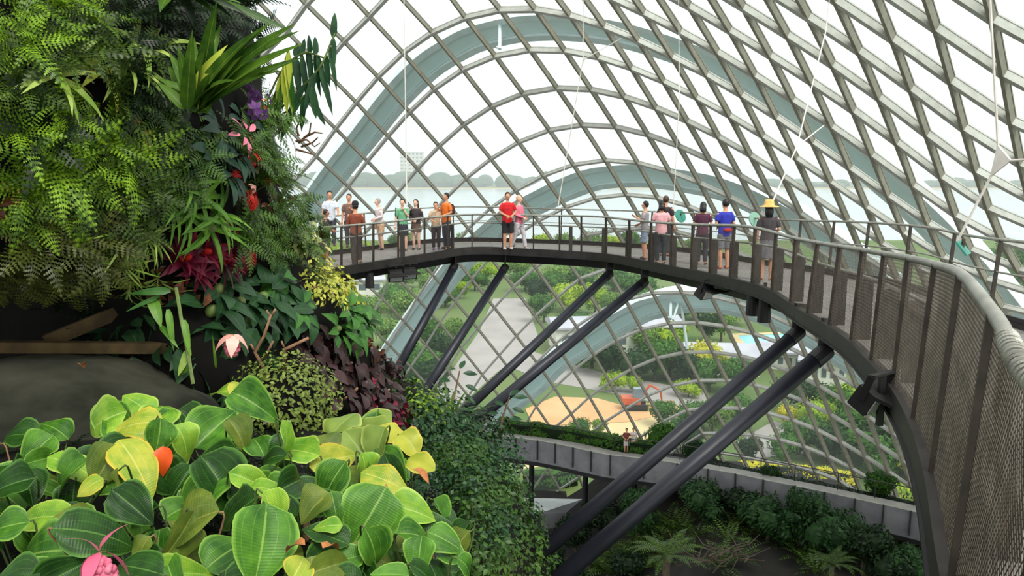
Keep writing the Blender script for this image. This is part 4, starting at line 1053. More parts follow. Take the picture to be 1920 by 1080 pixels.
for k in range(1750):
    f = CF[bisect.bisect_left(areas, rr.uniform(0, tot))]; a, b, c, d = (Vector(v) for v in f)
    u, v = rr.random(), rr.random(); p = a.lerp(b, u).lerp(d.lerp(c, u), v); n_ = (b - a).cross(d - a).normalized()
    px, py, _ = proj(p)
    if 320 < px < 480 and 70 < py < 200 and rr.random() < .5: continue
    px += rr.gauss(0, 14); py += rr.gauss(0, 14)
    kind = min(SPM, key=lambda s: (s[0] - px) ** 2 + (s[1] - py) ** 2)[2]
    z = (n_ * rr.uniform(.6, 1) + Vector((0, 0, rr.uniform(.1, .6))) + Vector((rr.gauss(0, .2),) * 3)).normalized()
    M = Matrix.Translation(p + n_ * .03) @ basis(z, Vector((rr.gauss(0, 1), rr.gauss(0, 1), -.5)))
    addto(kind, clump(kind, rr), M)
FN = {'fern_lime': ('fern_growth', 'bright lime fern growth matting the left of the cliff face'), 'fern_mid': ('fern_growth', 'mid green fern growth matting the cliff face'), 'fern_dark': ('fern_growth', 'dark fern growth in the shaded hollows of the cliff'),
      'fern_olive': ('fern_growth', 'olive fern growth hanging over the dark hollow of the cliff'), 'fern_fresh': ('fern_growth', 'fresh green fern growth in the middle of the cliff'), 'rust': ('dry_growth', 'rusty dry growth between the ferns'), 'teal_dark': ('creeper', 'bluish dark creeper below the long-leaved rosette'),
      'mid_small': ('small_leaf_growth', 'small-leaved green growth on the cliff and its lower slope'), 'variegated': ('small_leaf_growth', 'cream variegated growth at the cliff edge'), 'strap': ('grassy_growth', 'pale grassy tufts over the hollow of the cliff'), 'wine': ('wine_red_growth', 'wine red leafy growth on the cliff'),
      'yellow_small': ('small_leaf_growth', 'yellowish small-leaved growth at the cliff edge below the walkway'), 'deep': ('broad_leaf_growth', 'deep green broad-leaved growth in the shade'), 'glossy': ('broad_leaf_growth', 'glossy green broad-leaved growth near the cliff edge'), 'purple': ('purple_leaf_growth', 'purplish dark leaves draping the lower cliff')}
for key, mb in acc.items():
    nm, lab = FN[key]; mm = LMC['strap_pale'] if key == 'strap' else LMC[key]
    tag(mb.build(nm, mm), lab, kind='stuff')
# ------------------------------------------------------------------ single plants on the cliff
PROT = {}
def plant(kind, builder, px, py, sc, label, cat, group=None, lean=.5, spin=None, lift=.04, d=None, tilt=None, name=None):
    nm = name or kind
    if kind not in PROT: PROT[kind] = builder()
    else: PROT[kind] = PROT[kind]
    p, n_ = on_cliff(px, py, lift)
    if d: p = P(px, py, d); n_ = (CAM - p).normalized()
    z = (n_ + Vector((0, 0, lean))).normalized() if tilt is None else Vector(tilt).normalized()
    M = basis(z, Vector((rr.gauss(0, 1), rr.gauss(0, 1), rr.gauss(0, 1))) if spin is None else Vector(spin))
    src = PROT[kind]
    o = src if not src.get('_used') else dup(src)
    src['_used'] = 1
    o.location = p; o.rotation_euler = M.to_euler(); o.scale = (sc,) * 3
    for k_ in ('group',):
        if k_ in o.keys(): del o[k_]
    tag(o, label, cat, group); return o
def simple(name, mbf, m, smooth=True, extra=()):
    def f():
        rt = empty(name); mbf().build('foliage', m, rt, smooth)
        for nm, mf, mm in extra: mf().build(nm, mm, rt, True)
        return rt
    return f
def crownpiece(r_=.04, h=.05):
    def f(): 
        mb = MB(); mb.ell((0, 0, 0), (r_, r_, h), 8, 5); return mb
    return f
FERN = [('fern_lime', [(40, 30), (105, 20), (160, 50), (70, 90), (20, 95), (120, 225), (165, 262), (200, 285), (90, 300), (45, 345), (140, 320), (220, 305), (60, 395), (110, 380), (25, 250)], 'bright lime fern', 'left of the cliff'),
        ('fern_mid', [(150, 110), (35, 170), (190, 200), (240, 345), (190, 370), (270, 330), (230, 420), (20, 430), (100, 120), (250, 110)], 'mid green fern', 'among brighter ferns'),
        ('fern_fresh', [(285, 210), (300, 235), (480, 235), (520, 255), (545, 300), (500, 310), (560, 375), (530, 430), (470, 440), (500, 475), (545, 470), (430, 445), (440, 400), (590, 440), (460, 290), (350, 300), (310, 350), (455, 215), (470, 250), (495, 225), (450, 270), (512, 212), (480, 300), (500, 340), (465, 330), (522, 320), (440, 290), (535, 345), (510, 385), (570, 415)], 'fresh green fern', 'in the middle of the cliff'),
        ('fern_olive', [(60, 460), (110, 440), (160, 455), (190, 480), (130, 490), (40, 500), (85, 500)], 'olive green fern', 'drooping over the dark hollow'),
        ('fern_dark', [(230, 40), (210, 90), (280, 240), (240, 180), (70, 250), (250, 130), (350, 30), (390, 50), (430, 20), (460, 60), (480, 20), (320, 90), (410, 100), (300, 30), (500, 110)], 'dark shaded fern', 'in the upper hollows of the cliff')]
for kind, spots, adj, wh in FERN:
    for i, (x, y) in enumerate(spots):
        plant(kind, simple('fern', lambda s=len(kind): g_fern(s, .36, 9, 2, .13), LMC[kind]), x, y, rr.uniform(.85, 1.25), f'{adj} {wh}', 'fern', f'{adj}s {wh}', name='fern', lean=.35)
for i, (x, y) in enumerate([(215, 130), (90, 150), (255, 95)]):
    plant('strap_pale_tuft', simple('arching_plant', lambda: g_rosette(5, 14, .36, .045, (.0, 1.0), (.6, 1.3)), LMC['strap_pale'], extra=[('stem', crownpiece(), m_stemg)]), x, y, 1.0, 'pale strap-leaved tuft among the upper left ferns', 'plant', 'pale strap-leaved tufts')
plant('fan', simple('arching_plant', lambda: g_rosette(8, 9, .3, .06, (-.2, .7), (.7, 1.3)), LMC['nest_yellow'], extra=[('stem', crownpiece(), m_stemg)]), 172, 138, .95, 'yellow-green arching plant with drooping pointed leaves, upper left', 'plant')
for i, (x, y) in enumerate([(340, 345), (365, 365), (320, 375), (395, 400), (345, 400), (385, 425)]):
    plant('strap_green_tuft', simple('arching_plant', lambda: g_rosette(6, 16, .34, .032, (.0, 1.0), (.6, 1.4)), LMC['strap_green'], extra=[('stem', crownpiece(), m_stemg)]), x, y, rr.uniform(.9, 1.15), 'green arching strap-leaved tuft in the middle of the cliff', 'plant', 'green strap-leaved tufts')
for i, (x, y) in enumerate([(240, 455), (265, 440), (225, 490)]):
    plant('spider_plant', simple('spider_plant', lambda: g_rosette(7, 26, .3, .014, (-.2, 1.0), (1.0, 1.9)), LMC['strap_pale'], extra=[('stem', crownpiece(), m_stemg)]), x, y, 1.0, 'pale narrow-leaved spider plant over the dark hollow', 'plant', 'spider plants over the hollow')
for i, (x, y, s) in enumerate([(335, 480, 1.2), (375, 470, 1.1), (405, 485, 1.1), (360, 505, 1.0), (430, 478, .8)]):
    plant('wine_bromeliad', simple('bromeliad', lambda: g_rosette(9, 20, .22, .045, (.1, 1.2), (.3, .9)), LMC['wine'], extra=[('flower_spike', crownpiece(.03, .09), LMC['red'])]), x, y, s, 'wine red bromeliad in the cluster at mid cliff', 'bromeliad', 'wine red bromeliads')
plant('cream_star', simple('bromeliad', lambda: g_rosette(19, 9, .12, .035, (.0, .8), (.2, .6)), LMC['variegated'], extra=[('centre', crownpiece(.015, .02), LMC['cream'])]), 428, 500, 1.0, 'small cream star-shaped bromeliad under the wine red cluster', 'bromeliad')
for i, (x, y) in enumerate([(400, 545), (440, 575), (485, 560), (505, 540), (455, 610), (520, 590), (390, 590), (560, 590)]):
    plant('dark_broad', simple('broadleaf_plant', lambda: g_rosette(12, 9, .26, .12, (-.3, .8), (.4, 1.0), 'blade', .18), LMC['deep'], extra=[('stem', crownpiece(), m_stemg)]), x, y, rr.uniform(.9, 1.2), 'deep green broad-leaved plant in the shade below the wine red cluster', 'plant', 'deep green broad-leaved plants')
for i, (x, y, s) in enumerate([(640, 590, 1.0), (668, 580, 1.1), (690, 600, 1.0), (625, 615, .9), (655, 625, .8), (545, 585, .8)]):
    plant('glossy_broad', simple('broadleaf_plant', lambda: g_rosette(13, 9, .26, .105, (-.2, .9), (.3, .9), 'blade', .18), LMC['glossy'], extra=[('stem', crownpiece(), m_stemg)]), x, y, s, 'glossy green broad-leaved plant near the cliff edge below the walkway', 'plant', 'glossy green broad-leaved plants')
for i, (x, y, s) in enumerate([(610, 650, 1.0), (650, 680, 1.1), (600, 700, 1.1), (690, 700, 1.1), (660, 735, 1.1), (720, 735, 1.0), (570, 660, .9), (740, 765, 1.0), (640, 750, .9), (700, 770, .9)]):
    plant('purple_broad', simple('begonia', lambda: g_rosette(14, 12, .2, .15, (-.3, 1.1), (.5, 1.2), 'blade', .1), LMC['purple'], extra=[('stem', crownpiece(.015, .03), m_stem)]), x, y, s, 'purplish dark begonia draping the lower cliff', 'plant', 'purplish begonias')
for i, (x, y, s) in enumerate([(605, 515, 1.0), (625, 535, 1.1), (650, 545, 1.0), (580, 545, .8), (615, 560, .8)]):
    plant('yellow_bush', simple('small_bush', lambda: g_bush(15, 90, .07, .24), LMC['yellow_small'], extra=[('stem', crownpiece(.02, .05), m_stem)]), x, y, s, 'yellowish small-leaved bush at the cliff edge where the walkway disappears', 'bush', 'yellowish bushes at the cliff edge')
for i, (x, y, s) in enumerate([(562, 440, 1.0), (575, 475, 1.0), (545, 455, .8)]):
    plant('varieg', simple('small_bush', lambda: g_bush(16, 60, .09, .22), LMC['variegated'], extra=[('stem', crownpiece(.02, .05), m_stem)]), x, y, s, 'cream variegated bush at the cliff edge beside the walkway', 'bush', 'cream variegated bushes')
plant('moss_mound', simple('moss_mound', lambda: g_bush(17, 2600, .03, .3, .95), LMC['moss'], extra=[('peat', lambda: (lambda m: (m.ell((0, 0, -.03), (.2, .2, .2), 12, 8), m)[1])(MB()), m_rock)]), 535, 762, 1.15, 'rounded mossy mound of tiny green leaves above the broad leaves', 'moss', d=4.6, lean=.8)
# flowers
def g_flower(seed, n, L, W, el=(.1, .9)):
    return lambda: g_rosette(seed, n, L, W, el, (.2, .7), 'blade', .1)
def cluster(seed, n, rad, L):
    def f():
        r = random.Random(seed); mb = MB()
        for k in range(n):
            d = Vector((r.gauss(0, 1), r.gauss(0, 1), r.gauss(.3, .7))).normalized(); p = d * rad * r.uniform(.4, 1)
            for j in range(5): blade(mb, Matrix.Translation(p) @ basis((d + Vector((0, 0, .1))).normalized(), Vector((math.cos(j * 1.256), math.sin(j * 1.256), .2))) , L, L * .6, 1, 2, .2, .2, 0, 0, (.8, .9), j)
        return mb
    return f
def stalk(L=.12):
    def f(): 
        mb = MB(); mb.tube([(0, 0, -L), (.01, 0, -L * .4), (0, 0, 0)], .006, 5); return mb
    return f
def flower(name, px, py, sc, mkey, label, mbf, d=None, extra=(), lift=.1):
    return plant(name + label[:24], lambda: (lambda rt: (mbf().build('blossom', LMC[mkey], rt, True), stalk()().build('stalk', m_stemg, rt), [mf().build(nm, mm, rt, True) for nm, mf, mm in extra], rt)[-1])(empty(name)), px, py, sc, label, 'flower', lift=lift, d=d, name=name)
flower('orchid_spray', 440, 196, 1.35, 'violet', 'violet orchid spray below the long-leaved rosette', cluster(1, 12, .14, .05))
flower('orchid_spray', 470, 205, .7, 'orange', 'orange flower spray right of the violet orchids', cluster(2, 8, .1, .04))
flower('orchid', 436, 258, 1.4, 'pink', 'pink star-shaped orchid under the violet orchids', g_flower(21, 7, .1, .035, (-.2, .6)))
flower('red_flower', 446, 302, 1.0, 'red', 'red flower cluster, topmost of the red flowers on the cliff', cluster(3, 7, .08, .05))
flower('red_flower', 420, 333, 1.0, 'red', 'red flower cluster left below the topmost red flowers', cluster(4, 6, .06, .05))
flower('red_flower', 480, 347, .9, 'red', 'red flower cluster standing apart to the right of the other reds', cluster(5, 6, .06, .05))
flower('red_flower', 442, 372, 1.15, 'red', 'red flower cluster, lowest and largest of the reds', cluster(6, 9, .08, .05))
flower('red_flower', 445, 350, .8, 'palepink', 'pale pink flower among the red clusters', cluster(7, 4, .05, .05))
flower('orange_flower', 235, 235, .9, 'orange', 'small orange flower cluster, upper of the pair by the dark hollow ferns', cluster(8, 6, .06, .04))
flower('orange_flower', 270, 272, 1.1, 'orange', 'orange flower cluster, lower of the pair by the rusty growth', cluster(9, 9, .09, .045))
flower('red_bract', 435, 478, 1.2, 'red', 'crimson bract at the right of the wine red cluster', cluster(10, 5, .06, .07))
flower('red_bract', 590, 440, .8, 'wine', 'dark red flower at the cliff edge beside the walkway', cluster(11, 5, .06, .05))
flower('orange_flower', 765, 872, 1.0, 'orange_leaf', 'orange-red flower cluster under the yellow round leaves', cluster(12, 8, .05, .045), d=3.9)
flower('white_flower', 501, 790, .6, 'cream', 'small cream flower at the foot of the mossy mound', cluster(13, 3, .02, .03), d=3.9)
def med_extra():
    mb = MB(); r = random.Random(3)
    for k in range(60):
        d = Vector((r.gauss(0, 1), r.gauss(0, 1), r.gauss(0, 1))).normalized(); mb.ell(Vector((0, 0, -.06)) + Vector((d.x * .03, d.y * .03, d.z * .045)), (.011, .011, .011), 5, 4)
    mb.ell((0, 0, -.06), (.03, .03, .045), 8, 6); return mb
def bracts(seed, n, L, W, el):
    def f():
        mb = MB(); r = random.Random(seed)
        for k in range(n): blade(mb, around(k * 2 * PI / n + r.uniform(-.2, .2), el), L, W, 2, 5, .2, .9, .2, .1, (.75, .9), k)
        return mb
    return f
o = flower('medinilla_flower', 437, 628, 1.15, 'palepink', 'hanging salmon pink flower head with pale bracts in front of the dark leaves', bracts(1, 4, .11, .06, -.1), d=4.3, extra=[('flower_head', med_extra, LMC['pink'])]); o.rotation_euler = (.15, .1, .4)
o = flower('medinilla_flower', 186, 1035, 1.0, 'pink', 'bright pink flower head with three pointed bracts at the bottom left corner', bracts(2, 3, .1, .045, -.15), d=1.95, extra=[('upper_bract', bracts(5, 2, .09, .04, 1.35), LMC['pink']), ('flower_head', med_extra, LMC['pink'])]); o.rotation_euler = (-.3, .0, .6)
# bird's nest rosette: every long leaf its own part
def px_leaf_frame(b, t, face=.5):
    d = (t - b); L = d.length; d.normalize()
    vw = (CAM - (b + t) / 2).normalized(); n_ = (vw * face + Vector((0, 0, 1)) * (1 - face)); 
    z = (n_ - d * n_.dot(d)).normalized(); return Matrix((d.cross(z), d, z)).transposed().to_4x4(), L
base, bn = on_cliff(365, 205, .1); base = P(365, 205, base.y - .5); bd = base.y
nest = thing_at('birds_nest_fern', base, 'large dark rosette of long strap leaves jutting from the upper cliff', 'fern')
LV = [(405, 18, .085, 'nest', .1, -.2), (500, 60, .1, 'nest', .25, -.3), (545, 62, .1, 'nest', .3, -.2), (556, 98, .085, 'nest', .25, -.4), (470, 75, .08, 'nest', .2, 0), (435, 88, .085, 'nest_yellow', .9, 0), (360, 70, .07, 'nest', .1, 0), (335, 95, .07, 'nest', .2, .1), (318, 130, .06, 'nest', .2, .1), (520, 130, .06, 'nest', .3, -.3),
      (300, 160, .06, 'nest', .3, .2), (385, 95, .075, 'nest', .1, -.1), (350, 120, .07, 'nest', .1, .1), (420, 120, .07, 'nest', .2, 0), (450, 115, .07, 'nest', .2, -.1), (480, 150, .07, 'nest', .4, -.1), (395, 145, .06, 'nest', .2, -.2), (440, 160, .07, 'nest', .4, -.3), (330, 180, .06, 'nest', .4, .1), (410, 60, .08, 'nest', .12, .15)]
LV += [(x + rr.uniform(-16, 16), y + rr.uniform(4, 30), wd * .85, 'nest', bend + .1, dz + rr.uniform(.05, .3)) for x, y, wd, mk, bend, dz in LV if mk == 'nest'][:12]
for i, (x, y, wd, mk, bend, dz) in enumerate(LV):
    L0 = math.hypot(x - 365, y - 205); tipd = bd + dz + rr.uniform(-.25, .15)
    b = base + Vector((rr.uniform(-.05, .05), rr.uniform(-.05, .05), rr.uniform(-.03, .05))); t_ = P(x, y, tipd); M, L = px_leaf_frame(b, t_, .6); M = M @ Matrix.Rotation(bend * .68, 4, 'X')
    mb = MB(); strap(mb, Matrix.Translation(b) @ M, L * 1.1, wd * 1.12, bend, 10, .4, 0, .35); part(mb, 'leaf', LMC[mk], nest, True)
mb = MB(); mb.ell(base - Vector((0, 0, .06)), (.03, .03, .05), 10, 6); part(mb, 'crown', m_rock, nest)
# dark long leaves at the very top
b2, _ = on_cliff(330, -60, .1); b2 = P(330, -15, b2.y - .35); top = thing_at('arching_plant', b2, 'dark plant with long drooping leaves along the top edge of the cliff', 'plant')
for x, y, w_, bend in ((520, 60, .09, .25), (455, 10, .07, .2), (470, 40, .05, .3), (400, 30, .07, .6), (300, 30, .07, .7), (250, 10, .07, .6), (360, 55, .06, .8), (560, 75, .07, .2), (440, 45, .05, .4)):
    t_ = P(x, y, b2.y + rr.uniform(-.4, .1)); M, L = px_leaf_frame(b2, t_, .3); M = M @ Matrix.Rotation(bend * .68, 4, 'X'); mb = MB(); strap(mb, Matrix.Translation(b2) @ M, L, w_ * 1.5, bend, 9, .25, 0, .35); part(mb, 'leaf', LMC['nest'] if w_ > .06 else LMC['fern_dark'], top, True)
# plant with hanging leaflets standing out against the sky
b3 = P(500, 190, 7.0); hg = thing_at('feather_leaf_plant', b3, 'dark plant at the cliff edge with rows of hanging leaflets against the sky', 'plant')
def spine(pts, leaflets, mk, w_, nm='leaf', up=True):
    pts = [P(x, y, d) for x, y, d in pts]; sm = [Vector(p) for p in catmull([tuple(p) for p in pts], 8)]
    mb = MB(); mb.tube(sm, .009, 5); st = part(mb, 'stalk', m_stemg, hg)
    for f, ln, ang in leaflets:
        p = sm[min(len(sm) - 1, int(f * (len(sm) - 1)))]; d = Vector((math.sin(ang), rr.uniform(-.2, .2), -math.cos(ang)))
        mb = MB(); M = Matrix.Translation(p) @ basis(((CAM - p).normalized() + Vector((rr.uniform(-.7, .7), 0, .2))).normalized(), d); strap(mb, M, ln, w_ * rr.uniform(.8, 1.2), .1, 5, .2, 0, .25); part(mb, nm, LMC[mk], hg, True)
spine([(500, 190, 7.0), (530, 130, 6.9), (570, 100, 6.8), (612, 110, 6.7)], [(.5, .3, -.2), (.58, .33, 0), (.66, .4, .05), (.72, .3, .1), (.78, .42, -.05), (.84, .35, .1), (.9, .3, .2), (.55, .12, 2.9), (.65, .14, 2.9), (.75, .15, 3.1), (.85, .15, 3.2)], 'palm_dark', .055)
spine([(515, 215, 7.0), (560, 170, 6.8), (600, 125, 6.7), (628, 62, 6.7)], [(.45, .35, -.5), (.6, .35, -.3), (.7, .4, .25), (.82, .26, .05), (.9, .36, .1), (.97, .25, 0), (.97, .2, 3.0), (.5, .25, .3)], 'palm_dark', .05)
spine([(505, 230, 7.0), (550, 200, 6.8), (585, 165, 6.7)], [(.5, .3, -.4), (.7, .35, -.6), (.85, .3, -.2), (1, .25, .1), (.9, .3, .6)], 'palm_dark', .055)
spine([(500, 215, 6.9), (525, 150, 6.75), (540, 95, 6.7)], [(.6, .35, -.1), (.75, .4, 0), (.9, .45, .02), (1.0, .4, .05)], 'nest_yellow', .06)
spine([(505, 225, 6.9), (520, 175, 6.8), (545, 130, 6.7)], [(.8, .3, -.25), (1.0, .35, .1), (.9, .25, .3)], 'glossy', .06)
# bare roots hanging out at the edge
b4 = P(560, 262, 7.4); rt4 = thing_at('aerial_roots', b4, 'pale bare twigs sticking out of the cliff edge against the glass', 'roots')
for k, pts in enumerate([[(555, 265), (575, 262), (590, 275), (600, 268)], [(560, 268), (580, 250), (583, 230)], [(570, 258), (590, 248), (604, 250)], [(555, 280), (572, 285), (588, 290)], [(560, 255), (556, 240), (562, 225)], [(565, 275), (585, 268), (596, 258)]]):
    mb = MB(); mb.tube([P(x, y, 7.4 - .05 * j) for j, (x, y) in enumerate(pts)], [.012, .009, .006, .004][:len(pts)], 5); part(mb, 'twig', m_stem, rt4)
# pinkish branches in front of the dark leaves
for lab, brs, d0 in (('forked pinkish branch rising from the mossy mound', [[(515, 745), (500, 700), (478, 660), (495, 630), (508, 590)], [(478, 660), (470, 645)], [(495, 672), (512, 640)], [(508, 595), (500, 582)], [(508, 595), (516, 580)]], 4.7), ('forked pale branch left of the purplish begonias', [[(532, 710), (534, 655), (578, 634)], [(534, 655), (528, 640)]], 4.9)):
    rtb = thing_at('branch', P(*brs[0][0], d0), lab, 'branch')
    for j, br in enumerate(brs):
        mb = MB(); mb.tube([P(x, y, d0 - .03 * k) for k, (x, y) in enumerate(br)], [max(.004, (.013 if j == 0 else .007) * (1 - .12 * k)) for k in range(len(br))], 6); part(mb, 'limb' if j == 0 else 'twig', m_stem, rtb, True)
# narrow plant hanging beside the hollow
b5, _ = on_cliff(320, 545, .1); lily = thing_at('strap_leaf_plant', b5, 'green strap-leaved plant hanging beside the dark hollow', 'plant')
for x0, y0, x1, y1, w_, mk in ((285, 560, 300, 605, .05, 'strap_green'), (320, 545, 245, 548, .035, 'glossy'), (315, 580, 325, 650, .03, 'strap_green'), (345, 600, 355, 660, .03, 'strap_green'), (355, 655, 335, 700, .035, 'strap_pale'), (300, 555, 240, 580, .02, 'glossy'), (340, 700, 350, 690, .03, 'strap_green'), (405, 690, 400, 640, .012, 'strap_green'), (300, 610, 330, 645, .025, 'strap_green')):
    a = P(x0, y0, 5.0); t_ = P(x1, y1, 4.9); M, L = px_leaf_frame(a, t_, .8); mb = MB(); strap(mb, Matrix.Translation(a) @ M, L * 1.1, w_ * 1.5, .35, 6, .2); part(mb, 'leaf', LMC[mk], lily, True)
mb = MB(); mb.tube([P(330, 540, 5.1), P(340, 600, 5.0), P(352, 660, 4.95), P(362, 720, 4.9)], .012, 6); part(mb, 'stem', m_stemg, lily)
# hollow: beams, boulder
m_wood = mat('weathered_timber', (104, 86, 52), (70, 58, 36), 5, .85, .3)
for lab, a, b, w_ in (('diagonal weathered timber in the dark hollow', (88, 640, 5.3), (270, 565, 5.5), .09), ('horizontal weathered timber across the dark hollow', (-60, 650, 5.0), (330, 652, 5.2), .07)):
    pa, pb = P(*a), P(*b); tb_ = tag(MB(), None) if False else None
    mb = MB(); mb.bar(pa, pb, w_, w_); o = mb.build('timber', m_wood); at(o, pa); tag(o, lab, 'timber')
c = P(70, 830, 4.7); mb = MB(); mb.ell((0, 0, 0), (1.15, .9, .52), 28, 18)
mb.v = [tuple(Vector(v) * (1 + .1 * noise.fractal(Vector(v) * 1.6, 1, 2, 4))) for v in mb.v]
o = mb.build('boulder', m_boulder, None, True); o.location = c; tag(o, 'smooth grey-green boulder below the timbers in the hollow', 'boulder')
# ------------------------------------------------------------------ foreground ledge with broad-leaved shrubs
mb = MB(); n1, n2 = 40, 30; gi = {}
LE = [(-3.6, 1.6), (-2.2, .95), (-.9, 1.0), (-.25, 1.7), (-.2, 2.6), (-.35, 3.6), (-.6, 4.6), (-1.6, 5.3), (-3.6, 5.3)]
LEs = [Vector((p[0], p[1], 0)) for p in catmull(LE + [LE[0]], 5)][:-1]; cen = Vector((-1.7, 3.1, 0)); nn = len(LEs)
for j, (f, z) in enumerate([(0.0, 28.62), (.35, 28.6), (.65, 28.52), (.88, 28.36), (1.0, 28.1), (1.03, 27.4), (1.0, 26), (1.1, 23), (1.3, 19), (1.5, 12), (1.6, 5)]):
    for k in range(nn):
        p = cen + (LEs[k] - cen) * f; p.z = z
        q = noise.noise(Vector(p) * 1.3) * (.12 if j < 5 else .25); mb.v.append((p.x + q, p.y + q, p.z + q * .6))
for j in range(10):
    for k in range(nn):
        k2 = (k + 1) % nn; mb.face((j * nn + k, j * nn + k2, (j + 1) * nn + k2, (j + 1) * nn + k))
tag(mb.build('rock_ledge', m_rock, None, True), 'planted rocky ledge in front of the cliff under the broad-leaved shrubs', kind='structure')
LEAF = [ # base-to-tip centre x,y, length, width, direction (deg, 0 right, 90 up), tone
(182,787,80,58,200,'broad_light'),(252,785,84,52,190,'broad_yellow'),(258,755,58,44,140,'broad_light'),(302,762,62,54,80,'broad_light'),(327,785,54,38,20,'broad'),(300,820,56,50,250,'broad'),(352,825,58,46,300,'broad_light'),(407,797,86,74,55,'broad'),(477,752,70,56,330,'broad'),(417,722,60,40,120,'broad_light'),(452,720,44,32,80,'broad_yellow'),(452,812,56,44,300,'broad_olive'),
(102,795,60,46,135,'broad'),(65,842,62,50,240,'broad'),(90,858,66,34,20,'broad'),(110,895,86,66,215,'broad'),(147,870,86,46,340,'broad_light'),(197,872,66,58,240,'broad_olive'),(260,868,92,66,285,'broad_yellow'),(305,866,46,26,270,'orange_leaf'),(165,910,44,34,230,'broad_yellow'),(215,922,70,58,270,'broad_olive'),(365,912,112,88,230,'broad'),(425,912,120,78,300,'broad_dark'),(482,902,86,38,345,'broad_light'),
(10,860,52,40,120,'broad_dark'),(15,905,70,54,200,'broad_dark'),(57,915,60,50,280,'broad_dark'),(57,960,124,48,175,'broad_light'),(57,1030,126,86,180,'broad'),(135,965,56,30,200,'broad_olive'),(195,992,138,76,15,'broad_dark'),(320,980,136,96,195,'broad_olive'),(332,1024,108,56,200,'broad_olive'),(432,1026,92,70,50,'broad'),(495,1022,124,104,250,'broad'),(522,968,88,66,310,'broad_light'),(342,1070,108,48,10,'broad_light'),(565,1056,54,46,60,'broad_yellow'),
(500,854,58,26,180,'broad_dark'),(555,840,92,42,320,'broad_light'),(550,838,80,50,150,'broad_light'),(644,786,52,58,90,'round_pale'),(697,781,62,38,160,'round_pale'),(686,800,66,38,170,'round_pale'),(732,809,44,36,150,'round_yellow'),(768,833,42,44,300,'round_yellow'),(708,834,56,54,260,'round_pale'),(663,827,54,50,120,'round_pale'),(608,827,52,40,160,'broad_olive'),(790,867,40,36,320,'round_yellow'),
(635,857,88,48,20,'broad_yellow'),(615,908,84,54,240,'broad'),(691,876,48,50,280,'broad_light'),(723,897,76,48,330,'broad_yellow'),(691,971,104,96,240,'broad'),(776,953,76,56,350,'broad_light'),(707,1032,74,60,300,'broad'),(781,997,60,42,20,'broad'),(784,1038,54,48,270,'broad'),(837,1010,62,46,330,'broad'),(851,1041,48,38,320,'broad'),(585,948,62,58,240,'broad_olive'),(628,950,48,38,280,'broad'),(615,983,44,24,190,'broad_light'),(636,1056,96,44,20,'broad_olive'),(505,855,50,24,190,'broad'),(501,906,54,34,340,'broad_light'),(731,1074,60,34,190,'broad'),
(120,1075,90,60,30,'broad_dark'),(250,1060,90,60,160,'broad_dark'),(440,960,80,60,200,'broad_dark'),(560,900,70,50,30,'broad_dark'),(30,810,60,46,170,'broad_dark'),(250,950,80,60,320,'broad_dark'),(610,1000,80,50,150,'broad_dark'),(400,860,70,50,190,'broad_dark'),(20,1075,80,56,200,'broad_dark'),(5,985,70,50,190,'broad'),(60,1085,80,56,230,'broad'),(320,1085,70,50,300,'broad'),(470,1085,80,60,20,'broad_dark'),(640,1085,70,50,200,'broad_dark'),(800,1075,60,40,10,'broad_dark'),(880,1060,44,34,340,'broad')]
SH = [('leafy shrub with large bright leaves under the mossy mound', (420, 790)), ('leafy shrub with yellowing leaves below the boulder', (265, 810)), ('leafy shrub with dark folded leaves at the left edge below the boulder', (50, 870)), ('leafy shrub behind the bright pink flower in the lower left corner', (80, 1010)), ('leafy shrub with big folded green leaves, left of centre on the ledge', (400, 910)),
      ('leafy shrub with olive leaf undersides on the near ledge', (310, 1000)), ('leafy shrub with one very large veined leaf at the lower middle of the ledge', (500, 1010)), ('round-leaved pale shrub at the top right of the ledge', (680, 800)), ('yellow round-leaved shrub at the right rim of the ledge', (775, 845)), ('leafy shrub with long light leaves in the middle of the ledge', (570, 860)), ('leafy shrub with a large pale-edged leaf at the right of the ledge', (690, 950)), ('leafy shrub with small cupped leaves at the far right of the ledge', (810, 1020))]
roots = []
def ledge_d(px, py):
    """distance of the leaf canopy: a gently rounded layer about a metre below the eye"""
    z = -1.08 - .1 * sst(700, 880, px) - .05 * math.sin(px * .02); v = (py - 325) / 1500
    return max(1.6, min(4.3, -z / max(.2, v)))
for lab, (x, y) in SH:
    p = P(x, y + 12, ledge_d(x, y) + .1); p.z -= .32
    roots.append((thing_at('broadleaf_shrub', p, lab, 'shrub'), x, y))
rl = random.Random(21)
